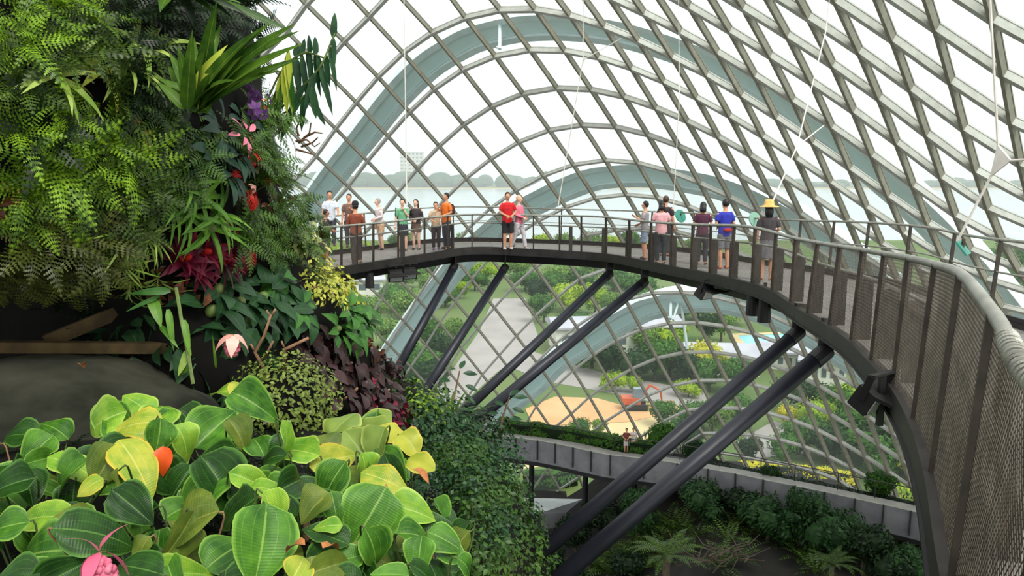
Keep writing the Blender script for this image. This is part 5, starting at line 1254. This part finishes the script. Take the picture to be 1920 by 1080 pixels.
def shrub_leaf(x, y, ln, wd, ang, tone, back=0.0):
    root = min(roots, key=lambda r_: (r_[1] - x) ** 2 + (r_[2] - y) ** 2)[0]
    d = ledge_d(x, y) + back; c = P(x, y, d); vw = (CAM - c).normalized()
    n_ = (vw * .62 + Vector((0, 0, .5)) + Vector((rl.gauss(0, .38), rl.gauss(0, .2), rl.gauss(0, .22)))).normalized()
    a = math.radians(ang); im = RT * math.cos(a) + UP * math.sin(a)
    tdir = im - n_ * im.dot(n_); 
    sp_ = d / FWD.y * 1.0 / 1500 * (1 / max(.2, ray(x, y).dot(FWD))) 
    perp = vw.cross(im).normalized()
    M3 = basis(n_, tdir); t_ = M3 @ Vector((0, 1, 0)); f = 1 / max(.55, (t_ - vw * t_.dot(vw)).length)
    L = ln * d / 1500 * f * 1.12; W = wd * d / 1500 * 1.12
    M = Matrix.Translation(c - t_ * (L * .5)) @ M3
    mb = MB(); rnd = tone.startswith('round')
    blade(mb, M, L, W * 1.05, 4, 9, rl.uniform(.25, .7), rl.uniform(.2, .85), rl.uniform(-.1, .4), rl.uniform(.08, .26), (.7, .62) if rnd else (.68, .85), rl.randint(0, 999))
    o = part(mb, 'leaf', LMC[tone], root, True)
    if tone == 'orange_leaf': o['label'] = 'orange-red leaf'
    b = c - t_ * (L * .5); rb = Vector(root.location)
    mb = MB(); q1 = b - t_ * .004 - n_ * .03; q2 = q1.lerp(rb, .35) - Vector((0, 0, .05)); q3 = q1.lerp(rb, .7) - Vector((0, 0, .05)); sm_ = [Vector(p) for p in catmull([tuple(b + t_ * L * .06 - n_ * .003), tuple(q1), tuple(q2), tuple(q3), tuple(rb)], 3)]; mb.tube(sm_, [.0028 + .0035 * i / (len(sm_) - 1) for i in range(len(sm_))], 5); part(mb, 'stem', m_stem if rl.random() < .12 else m_stemd, root, True)
for x, y, ln, wd, ang, tone in LEAF: shrub_leaf(x, y, ln * 1.18, wd * 1.18, ang, tone, rl.uniform(-.06, .06))
for k in range(150):
    x = rl.uniform(-120, 880); y = rl.uniform(775, 1120)
    if y < interp(x, [(0, 830), (130, 790), (330, 760), (560, 800), (750, 800), (880, 1000)]) + 15: continue
    if x > 640 and y < 800: continue
    shrub_leaf(x, y, rl.uniform(55, 100), rl.uniform(40, 66), rl.uniform(0, 360), rl.choice(['broad_dark', 'broad_dark', 'broad', 'broad_olive', 'broad']), rl.uniform(.1, .26))
for rt_, x, y in roots:
    mb = MB(); p = Vector(rt_.location); mb.tube([p + Vector((0, 0, .12)), p, p - Vector((.02, 0, .5))], [.012, .02, .026], 6); part(mb, 'trunk', m_stem, rt_, True)
# fallen brown leaves on the ledge
m_brown = mat('dry_leaf', (176, 116, 60), (130, 78, 44), 20, .8)
for x, y, lab in ((605, 1028, 'curled light brown dry leaf on the ledge, right of a darker one'), (572, 1022, 'dark brown dry leaf on the ledge below the pale olive leaf'), (775, 880, 'dry tan leaf hanging under the orange-red flowers'), (150, 683, 'fallen brown leaf lying on top of the boulder')):
    d = ledge_d(x, y) - .02 if y > 700 else 4.35; c = P(x, y, d); mb = MB(); blade(mb, Matrix.Rotation(rl.uniform(0, 6), 4, 'Z'), .09, .045, 2, 5, .5, .6, 0, .2, (.8, .8), 3); o = mb.build('dry_leaf', m_brown, None, True); o.location = c; tag(o, lab, 'leaf')
# ------------------------------------------------------------------ bushes on the lower slope, right of the ledge
m_leafd = LMC['mid_small']
BUSH = [(815, 830, 9.0, 1.0, 'deep'), (850, 870, 9.5, 1.1, 'mid_small'), (800, 890, 8.5, 1.0, 'deep'), (880, 910, 10, 1.1, 'deep'), (840, 940, 9, 1.1, 'mid_small'), (900, 960, 10, 1.1, 'mid_small'), (870, 1000, 9, 1.1, 'deep'), (930, 1010, 10, 1.0, 'mid_small'), (900, 1050, 9, 1.1, 'fern_fresh'), (960, 1050, 10, 1.0, 'fern_fresh'), (990, 1080, 10.2, .9, 'mid_small'), (870, 1080, 8.6, 1.0, 'fern_mid'), (780, 770, 9.5, .8, 'fern_lime'), (760, 800, 9, .8, 'deep'), (830, 790, 10.5, 1.0, 'deep'), (890, 850, 11, 1.1, 'deep'), (930, 860, 12, 1.0, 'deep'), (930, 920, 11.5, 1.0, 'deep'), (960, 980, 11, .9, 'deep'), (905, 810, 12.5, .9, 'fern_dark'), (885, 955, 6.2, .6, 'mid_small'), (905, 1000, 6.0, .6, 'deep'), (895, 1045, 5.6, .6, 'mid_small'), (935, 1070, 6.2, .6, 'fern_mid'), (870, 905, 6.4, .55, 'deep'), (850, 860, 6.6, .5, 'mid_small'), (915, 935, 7.5, .7, 'mid_small')]
for i, (x, y, d, s, mk) in enumerate(BUSH):
    k_ = 'slope_' + mk
    plant(k_, simple('shrub', lambda: g_bush(31 + len(mk), 420, .085, .52, .85), LMC[mk], extra=[('stem', lambda: (lambda m: (m.tube([(0, 0, .2), (0, 0, -.6)], [.015, .03], 6), m)[1])(MB()), m_stemd)]), x, y, s * 1.1, {'deep': 'dark', 'mid_small': 'mid green', 'fern_fresh': 'fresh green', 'fern_mid': 'green', 'fern_lime': 'lime green', 'fern_dark': 'shaded'}[mk] + ' leafy shrub on the slope between the ledge and the long struts', 'shrub', mk + ' shrubs on the slope', d=d, tilt=(0, -.15, 1), name='shrub')
# slender plants against the light
m_pl = LMC['palm_dark']
for lab, pts, leaves in (('slender dark-leaved plant rising between the third strut and the second', [(850, 830, 12), (848, 760, 12), (862, 695, 12)], [(862, 692, 70, 40), (868, 700, 20, 44), (845, 715, 150, 40), (872, 722, -15, 42), (846, 735, 160, 38), (870, 745, -25, 40), (842, 755, 200, 36), (866, 765, -10, 40), (840, 775, 190, 40), (862, 785, 10, 36), (838, 795, 170, 38)]),
                         ('slender dark plant with leaves pointing right at the foot of the fourth strut', [(935, 850, 12.5), (940, 790, 12.5), (955, 745, 12.4)], [(955, 742, 50, 40), (962, 745, 10, 46), (945, 760, 150, 36), (960, 765, -20, 40), (935, 775, 180, 36), (955, 785, -5, 40), (930, 800, 160, 34)])):
    rp = thing_at('slender_plant', P(*pts[0]), lab, 'plant'); mb = MB(); mb.tube([P(*p) for p in pts], [.03, .02, .01], 6); part(mb, 'stem', m_stem, rp)
    for x, y, an, ln in leaves:
        a = math.radians(an); b = P(x, y, pts[0][2]); d = (RT * math.cos(a) + UP * math.sin(a) + FWD * rr.uniform(-.3, .3)).normalized(); L = ln * .7 * pts[0][2] / 1500
        mb = MB(); blade(mb, Matrix.Translation(b) @ basis(((CAM - b).normalized() + Vector((0, 0, .8))).normalized(), d), L, L * .38, 2, 5, .2, .3, 0, 0, (.85, .9), 1); part(mb, 'leaf', m_pl, rp, True)
plant('palmlet', simple('palm', lambda: g_rosette(41, 26, .62, .05, (.1, 1.3), (.4, 1.0)), LMC['fern_fresh'], extra=[('stem', crownpiece(.05, .1), m_stem)]), 845, 800, 1.2, 'bright grassy palm at the foot of the third strut', 'palm', d=10.5, tilt=(0, -.2, 1), name='palm')
for i, (x, y) in enumerate([(400, 250), (382, 285), (422, 288), (445, 238), (405, 320)]):
    plant('teal_broad', simple('broadleaf_plant', lambda: g_rosette(18, 10, .2, .08, (-.3, .9), (.4, 1.0), 'blade', .18), LMC['teal_dark'], extra=[('stem', crownpiece(.015, .03), m_stemg)]), x, y, rr.uniform(.9, 1.15), 'dark bluish-leaved plant in the hollow below the long-leaved rosette', 'plant', 'dark bluish-leaved plants', name='broadleaf_plant')
# ferny undergrowth on the ledge itself
mb = MB(); r = random.Random(61)
for k in range(420):
    a = r.uniform(0, 2 * PI); j = int(a / (2 * PI) * nn) % nn; f = math.sqrt(r.uniform(.02, 1.05)); p = cen + (LEs[j] - cen) * f; p.z = 28.6 - .45 * f ** 3 + .05
    if f > .97: p.z -= r.uniform(0, 2.2); p += (LEs[j] - cen).normalized() * .06
    z = (Vector((0, 0, 1)) + (LEs[j] - cen).normalized() * (1.5 if f > .97 else .3) + Vector((r.gauss(0, .3), r.gauss(0, .3), 0))).normalized()
    M = Matrix.Translation(p) @ basis(z, Vector((r.gauss(0, 1), r.gauss(0, 1), 0)))
    for q in range(4): frond(mb, M @ around(r.uniform(0, 6.3), r.uniform(.1, .8)), r.uniform(.1, .2), r.uniform(.05, .08), 8, r.uniform(.6, 1.3), 1, q)
tag(mb.build('fern_growth', LMC['fern_dark']), 'low dark fern growth covering the ledge beneath the broad leaves', kind='stuff')
# ferny clumps on the garden floor
r = random.Random(62)
for k in range(80):
    x = r.uniform(1060, 1730); y = r.uniform(interp(x, [(1060, 925), (1300, 935), (1730, 1030)]), 1110); D = min(46, (20 + r.uniform(-.5, .5)) * 1500 / (y - 325)); p = P(x, y, D); p.z = gz_in(p.x, p.y) + .1
    o = plant('floor_fern', simple('fern', lambda: g_fern(71, .36, 12, 1, .14), LMC['fern_mid']), 60, 60, 1, 'dark fern clump on the garden floor below the lower walkway', 'fern', 'dark fern clumps of the lower garden', name='fern')
    o.location = p; o.rotation_euler = (0, 0, r.uniform(0, 6)); o.scale = (r.uniform(3.2, 5.6),) * 3
# ferns and dead branches on the garden floor
def tree_fern():
    rt = empty('tree_fern'); mb = MB(); r = random.Random(5)
    for k in range(16): frond(mb, around(2 * PI * k / 16 + r.uniform(-.1, .1), r.uniform(.2, .7)), 2.1 * r.uniform(.85, 1.1), .62, 20, r.uniform(.8, 1.2), 2, k)
    mb.build('fronds', LMC['fern_mid'], rt); m2 = MB(); m2.tube([(0, 0, .05), (0, 0, -1.6)], [.16, .2], 8); m2.build('trunk', m_bark, rt); return rt
PROT['tree_fern'] = tree_fern()
for x, y, D, s, lab in ((1250, 1045, 38, 1.05, 'large green tree fern at the bottom of the picture right of the long struts'), (1560, 1060, 36.5, .7, 'smaller tree fern in the dark planting under the right of the lower walkway'), (1420, 975, 43, .7, 'tree fern close under the lower walkway, by the dark earth')):
    o = PROT['tree_fern'] if not PROT['tree_fern'].get('_used') else dup(PROT['tree_fern']); PROT['tree_fern']['_used'] = 1
    o.location = P(x, y, D); o.scale = (s,) * 3; tag(o, lab, 'fern')
bb = P(1345, 1050, 38.5); dr_ = thing_at('dead_branches', bb, 'tangle of bare dead branches lying right of the tree fern', 'branches'); r = random.Random(8)
m_dead = mat('dead_wood', (78, 66, 54), (58, 48, 40), 4, .9)
for k in range(34):
    a = r.uniform(0, 6.28); l = r.uniform(.7, 2.0); s = Vector((r.uniform(-1.2, 1.2), r.uniform(-.8, .8), r.uniform(-.2, .5))) + bb; d = Vector((math.cos(a), math.sin(a), r.uniform(-.3, .6))).normalized(); q = d.orthogonal() * .25
    mb = MB(); mb.tube([s, s + d * l * .5 + q * r.uniform(-1, 1), s + d * l], [.045, .03, .012], 5); part(mb, 'bough', m_dead, dr_)
# ================================================================== people
def cm(name, c): return mat(name, c, tuple(x * .86 for x in c), 14, .8)
SKIN = {'tan': mat('skin_tan', (206, 154, 122), (194, 140, 108), 10, .6), 'fair': mat('skin_fair', (226, 184, 160), (214, 170, 146), 10, .6), 'brown': mat('skin_brown', (168, 114, 84), (154, 102, 74), 10, .6)}
HAIR = {'black': mat('hair_black', (30, 26, 26), (22, 20, 20), 20, .5), 'brown': mat('hair_brown', (74, 50, 38), (58, 40, 30), 20, .5), 'grey': mat('hair_grey', (172, 164, 156), (150, 142, 136), 20, .6), 'blond': mat('hair_blond', (226, 184, 150), (206, 164, 128), 20, .6)}
m_eye = mat('eye_dark', (30, 24, 22), None, 5, .3); m_lip = mat('lips', (170, 92, 86), None, 5, .5)
def remesh(mb, name, m, root, vox, smooth=3):
    me = mb.mesh(name, m, True); o = bpy.data.objects.new(name, me); COL.objects.link(o)
    a = o.modifiers.new('r', 'REMESH'); a.mode = 'VOXEL'; a.voxel_size = vox; a.use_smooth_shade = True
    b = o.modifiers.new('s', 'SMOOTH'); b.iterations = smooth; b.factor = .5
    dg = bpy.context.evaluated_depsgraph_get(); dg.update(); ev = o.evaluated_get(dg); n2 = bpy.data.meshes.new_from_object(ev)
    o.modifiers.clear(); o.data = n2; n2.name = name
    if not n2.materials: n2.materials.append(m)
    o.parent = root; return o
def person(px, py, H, face, label, top, bottom, topc, botc, skin='tan', hair='black', hairlen=0, arms=('hang', 'hang'), stride=.0, shoes=(60, 56, 54), hat=None, sleeve='short', lean=0, pos=None, cap=None, group='visitors on the elevated walkway'):
    """face: heading in degrees, 0 = facing the camera, 90 = facing right of the picture, 180 = away"""
    loc = pos if pos is not None else deck_at(px, py)
    if loc is None: loc = P(px, py, 25)
    rt = thing_at('person', loc, label, 'person', group)
    S = H; sk = SKIN[skin]
    v = lambda x, y, z: Vector((x * S, y * S + (-lean * max(0, z - .5)) * S, z * S))
    hip = .052; fl = stride
    legs = []
    for s in (-1, 1):
        k = fl * s
        hipp = v(s * hip, 0, .5); knee = v(s * (hip + .004), -.012 - k * .5, .275); ank = v(s * (hip + .002), .012 - k, .042 + abs(min(0, k)) * .05); toe = v(s * (hip + .012), -.075 - k, .018)
        legs.append((hipp, knee, ank, toe, s))
    ARM = {'hang': ((.128, .0, .64), (.138, -.03, .49)), 'phone': ((.135, -.02, .665), (.05, -.16, .735)), 'rail': ((.13, -.08, .66), (.11, -.23, .6)), 'hold': ((.14, .0, .655), (.05, -.12, .6)), 'hip': ((.17, .03, .66), (.095, -.03, .58)), 'chin': ((.11, -.05, .66), (.03, -.085, .80)), 'up': ((.15, -.04, .77), (.08, -.13, .88)), 'back': ((.14, .05, .66), (.05, .09, .56))}
    A = []
    for s, a in ((-1, arms[0]), (1, arms[1])):
        e, w_ = ARM[a]; A.append((v(s * .098, 0, .805), v(s * e[0], e[1], e[2]), v(s * w_[0], w_[1], w_[2]), s))
    # body: one continuous skin
    b = MB()
    b.tube([v(0, 0, .47), v(0, 0, .54), v(0, -.004, .62), v(0, -.004, .72), v(0, 0, .79), v(0, .002, .83)], [x * S for x in (.05, .056, .052, .06, .056, .035)], 10, rx=[x * S for x in (.07, .085, .074, .09, .095, .05)], ref=(1, 0, 0))
    b.tube([v(0, .004, .80), v(0, .0, .87), v(0, -.006, .9)], [.034 * S, .03 * S, .03 * S], 10)
    for hp, kn, an, to, s in legs:
        b.tube([hp + v(0, 0, .02) * .5, hp.lerp(kn, .45), kn, kn.lerp(an, .35), an], [x * S for x in (.05, .046, .032, .034, .022)], 8)
        b.tube([an, an + Vector((0, .02 * S, -.02 * S)), to], [.022 * S, .024 * S, .018 * S], 7)
    for sh, el, wr, s in A:
        b.tube([sh, sh.lerp(el, .4), el, el.lerp(wr, .4), wr], [x * S for x in (.03, .027, .022, .022, .015)], 8)
    hc = v(0, -.008, .935)
    b.ell(hc, (.043 * S, .052 * S, .064 * S), 12, 9); b.ell(hc + Vector((0, -.012 * S, -.035 * S)), (.032 * S, .036 * S, .03 * S), 10, 7)
    b.ell(hc + Vector((0, -.056 * S, -.008 * S)), (.009 * S, .014 * S, .016 * S), 8, 6)
    for s in (-1, 1): b.ell(hc + Vector((s * .045 * S, .004 * S, -.006 * S)), (.006 * S, .012 * S, .018 * S), 6, 5)
    body = remesh(b, 'body', sk, rt, .0075 * S, 2)
    # hands, eyes, mouth joined onto the body mesh
    hb = MB(); hm = [sk, m_eye, m_lip]
    for sh, el, wr, s in A:
        d = (wr - el).normalized(); sd = d.cross(Vector((0, 1, 0)));
        if sd.length < .1: sd = Vector((1, 0, 0))
        sd.normalize(); nn = d.cross(sd).normalized(); pc = wr + d * .028 * S
        hb.tube([wr - d * .01 * S, pc, wr + d * .052 * S], [.011 * S, .011 * S, .009 * S], 7, rx=[.016 * S, .024 * S, .022 * S], ref=sd)
        for q in range(4):
            o_ = sd * ((q - 1.5) * .0115 * S); l = (.036, .042, .039, .03)[q] * S; st = wr + d * .048 * S + o_
            hb.tube([st, st + d * l * .5 + nn * .004 * S, st + d * l * .85 + nn * .012 * S], [.0058 * S, .0054 * S, .0042 * S], 5)
        th = wr + d * .018 * S + sd * (.02 * S * s); hb.tube([th, th + d * .018 * S + sd * (.014 * S * s), th + d * .036 * S + sd * (.016 * S * s) + nn * .006 * S], [.0068 * S, .006 * S, .0045 * S], 5)
    hb.cur = 1
    for s in (-1, 1): hb.ell(hc + Vector((s * .018 * S, -.049 * S, .004 * S)), (.007 * S, .004 * S, .0045 * S), 6, 5)
    hb.cur = 2; hb.ell(hc + Vector((0, -.05 * S, -.034 * S)), (.014 * S, .006 * S, .005 * S), 6, 5)
    me2 = hb.mesh('tmp', hm, True); bm = bmesh.new(); bm.from_mesh(body.data); bm.from_mesh(me2); bm.to_mesh(body.data); bm.free()
    body.data.materials.clear(); [body.data.materials.append(q) for q in hm]; bpy.data.meshes.remove(me2)
    # the two joined meshes keep their indices: body first (0), hands/eyes as set
    # clothes
    tc_ = cm('cloth_%02x%02x%02x' % topc, topc); bc_ = cm('cloth_%02x%02x%02x' % botc, botc)
    c = MB(); zlow = {'shirt': .47, 'tank': .47, 'dress': .44}[top]
    c.tube([v(0, 0, zlow), v(0, 0, .54), v(0, -.004, .62), v(0, -.005, .72), v(0, 0, .79), v(0, .002, .825)], [x * S for x in (.07, .07, .065, .073, .068, .044)], 12, rx=[x * S for x in (.095, .1, .09, .104, .112, .06)], ref=(1, 0, 0))
    if top != 'tank':
        for sh, el, wr, s in A:
            end = sh.lerp(el, .75) if sleeve == 'short' else wr
            pts = [sh - Vector((s * .03 * S, 0, 0)), sh.lerp(el, .35), end] if sleeve == 'short' else [sh - Vector((s * .03 * S, 0, 0)), sh.lerp(el, .5), el, end]
            c.tube(pts, [.042 * S, .038 * S, .036 * S] if sleeve == 'short' else [.042 * S, .036 * S, .031 * S, .024 * S], 9)
    remesh(c, 'top', tc_, rt, .009 * S, 2)
    c = MB()
    if bottom in ('trousers', 'shorts'):
        c.tube([v(0, 0, .44), v(0, 0, .5), v(0, 0, .56)], [.06 * S, .067 * S, .064 * S], 12, rx=[.085 * S, .097 * S, .092 * S], ref=(1, 0, 0))
        for hp, kn, an, to, s in legs:
            e = an + Vector((0, 0, .01 * S)) if bottom == 'trousers' else kn + (hp - kn) * .08
            if bottom == 'trousers': c.tube([hp, hp.lerp(kn, .5), kn, e], [.058 * S, .053 * S, .042 * S, .036 * S], 9)
            else: c.tube([hp, hp.lerp(kn, .5), e], [.058 * S, .056 * S, .056 * S], 9)
    else:
        zl = {'skirt': .3, 'mini': .36, 'dress': .28}[bottom]
        c.tube([v(0, 0, zl), v(0, 0, (zl + .52) / 2), v(0, 0, .52), v(0, 0, .57)], [.085 * S, .08 * S, .07 * S, .062 * S], 14, rx=[.115 * S, .11 * S, .097 * S, .088 * S], ref=(1, 0, 0))
    remesh(c, 'skirt' if bottom in ('skirt', 'mini', 'dress') else bottom, bc_, rt, .009 * S, 2)
    shm = cm('shoe_%02x%02x%02x' % shoes, shoes)
    for hp, kn, an, to, s in legs:
        c = MB(); mid = (an + to) / 2; mid.z = .02 * S
        c.ell(mid + Vector((0, .012 * S, 0)), (.027 * S, .066 * S, .026 * S), 10, 6); c.v = [(x, y, max(z, .001)) for x, y, z in c.v]; c.build('shoe', shm, rt, True)
    if hair:
        hmz = HAIR[hair]; c = MB()
        c.ell(hc + Vector((0, .012 * S, .016 * S)), (.052 * S, .056 * S, .062 * S), 12, 9)
        if hairlen: c.tube([hc + Vector((0, .035 * S, .03 * S)), hc + Vector((0, .05 * S, -.05 * S)), hc + Vector((0, .06 * S, -.05 * S - hairlen * S))], [.04 * S, .035 * S, .022 * S], 9, rx=[.05 * S, .055 * S, .045 * S], ref=(1, 0, 0))
        o = c.build('hair', hmz, rt, True)
        # keep the face free of hair: pull the front of the shell back above the brow
        for vt in o.data.vertices:
            q = vt.co - hc
            if q.y < -.012 * S and q.z < .03 * S: vt.co.y = hc.y - .012 * S
    if hat:
        hm_ = cm('hat_%02x%02x%02x' % hat[1], hat[1]); c = MB()
        if hat[0] == 'straw':
            pr = [(.015, .075), (.05, .072), (.062, .03), (.066, .0), (.125, -.018), (.13, -.022), (.066, -.008), (.05, -.01)]
        else: pr = [(.01, .07), (.045, .058), (.058, .02), (.06, .0), (.05, -.004)]
        n = 18; cc = hc + Vector((0, .004 * S, .035 * S)); b0 = len(c.v)
        for (r_, z_) in pr:
            for k in range(n):
                a = 2 * PI * k / n; c.v.append((cc.x + r_ * S * math.cos(a), cc.y + r_ * S * math.sin(a), cc.z + z_ * S))
        for i in range(len(pr) - 1):
            for k in range(n): c.face((i * n + k, i * n + (k + 1) % n, (i + 1) * n + (k + 1) % n, (i + 1) * n + k))
        c.face(range(n))
        if hat[0] == 'cap':
            c.ell(cc + Vector((0, -.065 * S, .0)), (.042 * S, .045 * S, .006 * S), 10, 5)
        c.build('hat', hm_, rt, True)
    rt.rotation_euler = (0, 0, math.radians(face))
    rt['_h'] = H
    return rt
def carry(p, name, label, cat, off_, sz, colr, strap_=True, shape='pack'):
    """a bag resting against a person: stands for itself at top level"""
    H = p['_h']; M = Matrix.Rotation(p.rotation_euler.z, 4, 'Z'); c = p.location + M @ (Vector(off_) * H)
    rt = thing_at(name, c, label, cat); rt.rotation_euler = p.rotation_euler; m_ = cm('bag_%02x%02x%02x' % colr, colr)
    mb = MB(); mb.ell((0, 0, 0), tuple(k * H for k in sz), 12, 8); mb.v = [(math.copysign(min(abs(x), sz[0] * H * .85), x), math.copysign(min(abs(y), sz[1] * H * .85), y), math.copysign(min(abs(z), sz[2] * H * .88), z)) for x, y, z in mb.v]
    mb.build('bag', m_, rt, True)
    if strap_:
        for s in (-1, 1):
            mb = MB()
            if shape == 'pack': pts = [(s * .05, -sz[1] * .3, sz[2] * .7), (s * .07, -.09, sz[2] * .95 + .02), (s * .075, -.15, 0), (s * .065, -.06, -sz[2] * .8)]
            else: pts = [(s * sz[0] * .5, 0, sz[2] * .8), (s * sz[0] * .3, 0, sz[2] * 1.6), (0, 0, sz[2] * 1.8)]
            mb.tube([Vector(q) * H for q in pts], .008 * H, 5); mb.build('strap', m_, rt)
    return rt
W_ = (232, 228, 226); NAVY = (38, 42, 58)
person(621, 462, 1.72, 20, 'person in a pale blue-white shirt at the back rail, farthest left', 'shirt', 'trousers', (214, 222, 232), (70, 72, 80), arms=('hang', 'rail'))
person(614, 489, 1.5, 100, 'short person in a dark top and bare legs beside the cliff edge', 'shirt', 'shorts', (52, 44, 46), (58, 44, 42), skin='brown', arms=('hold', 'hold'))
person(657, 464, 1.66, 0, 'person facing the camera half hidden behind the brown shirt', 'shirt', 'trousers', (120, 92, 82), (52, 50, 54), arms=('hang', 'phone'))
p = person(669, 493, 1.72, 185, 'person in a rust brown shirt, dark trousers and black cap seen from behind', 'shirt', 'trousers', (132, 66, 44), (40, 38, 40), arms=('hold', 'hold'), hat=('cap', (28, 26, 28)), sleeve='long')
p = person(715, 468, 1.66, -60, 'grey-haired person in a loose white shirt and pale shorts', 'shirt', 'shorts', (238, 224, 222), (214, 176, 142), skin='fair', hair='grey', arms=('hold', 'hold'), lean=.12, sleeve='long')
carry(p, 'shoulder_bag', 'beige shoulder bag held by the grey-haired person in white', 'bag', (-.12, -.06, .46), (.07, .05, .075), (222, 184, 146), True, 'tote')
p = person(756, 470, 1.64, 5, 'person in a green top and dark knee skirt with one hand at the chin', 'shirt', 'skirt', (110, 178, 134), NAVY, skin='fair', arms=('hang', 'chin'))
carry(p, 'backpack', 'dark green backpack on the person in the green top', 'bag', (-.06, .1, .7), (.085, .055, .12), (32, 60, 46))
person(781, 468, 1.6, -15, 'person with very long dark hair in a dark cardigan and grey top', 'shirt', 'mini', (62, 54, 56), (104, 82, 70), skin='fair', hair='brown', hairlen=.2, arms=('hold', 'hold'), sleeve='long')
person(818, 468, 1.5, 10, 'short person in a pale beige top and dark trousers beside the orange shirt', 'shirt', 'trousers', (206, 180, 148), (46, 42, 50), arms=('hold', 'hang'), shoes=(84, 66, 120))
p = person(838, 467, 1.76, -50, 'person in a bright orange shirt and dark blue trousers', 'shirt', 'trousers', (232, 118, 36), (56, 60, 76), arms=('phone', 'hold'))
carry(p, 'backpack', 'dark brown backpack on the person in the orange shirt', 'bag', (0, .11, .7), (.08, .055, .12), (72, 44, 38))
p = person(952, 468, 1.78, 15, 'person in a bright red shirt and black shorts', 'shirt', 'shorts', (214, 30, 38), (34, 32, 36), hair='brown', arms=('hold', 'hold'), shoes=(200, 190, 184))
p = person(973, 468, 1.7, 60, 'blond person in a pink top and white trousers striding beside the red shirt', 'shirt', 'trousers', (238, 128, 148), (228, 220, 226), skin='fair', hair='blond', arms=('hold', 'hold'), stride=.12, sleeve='long', shoes=(226, 220, 220))
person(1208, 486, 1.62, -110, 'person in a grey shirt and pale shorts at the left of the huddled group', 'shirt', 'shorts', (150, 146, 148), (150, 166, 188), arms=('hold', 'phone'))
person(1246, 480, 1.74, 150, 'tall dark-haired person in a dark shirt behind the pink top', 'shirt', 'trousers', (54, 44, 48), (56, 56, 62), hair='brown', arms=('hang', 'hold'))
p = person(1238, 494, 1.66, 175, 'person in a pale pink top and dark teal trousers seen from behind', 'shirt', 'trousers', (236, 176, 180), (42, 56, 62), arms=('phone', 'phone'), hair='black', hairlen=.02)
p = person(1315, 496, 1.64, 165, 'person in a dark plum shirt and dark jeans seen from behind', 'shirt', 'trousers', (86, 44, 66), (52, 54, 64), arms=('hold', 'hold'), hairlen=.04)
p = person(1356, 504, 1.72, 195, 'person in a bright blue shirt and grey shorts seen from behind', 'shirt', 'shorts', (44, 52, 168), (120, 120, 126), arms=('hold', 'hold'), shoes=(176, 84, 66))
carry(p, 'waist_bag', 'red waist bag on the person in the blue shirt', 'bag', (0, .085, .57), (.075, .035, .03), (186, 36, 46), False)
person(1436, 525, 1.62, 170, 'person in a wide straw hat and grey dress seen from behind', 'shirt', 'dress', (70, 64, 66), (112, 112, 116), skin='tan', hat=('straw', (226, 184, 108)), hairlen=.06, arms=('hold', 'hang'), shoes=(130, 72, 50))
def low_at(px, py): return PZ(px, py, ZP)
person(0, 0, 1.66, 10, 'small distant person in a white top on the lower walkway, with a dark-topped companion', 'shirt', 'shorts', (232, 226, 222), (196, 170, 150), arms=('phone', 'hang'), pos=low_at(1187, 847), group='visitors on the lower walkway')
person(0, 0, 1.7, -10, 'small distant person in a dark red top on the lower walkway beside the white top', 'shirt', 'shorts', (120, 58, 56), (214, 206, 200), arms=('hold', 'hold'), pos=low_at(1174, 849), group='visitors on the lower walkway')
for o in bpy.data.objects:
    for k in ('_used', '_h'):
        if k in o.keys(): del o[k]
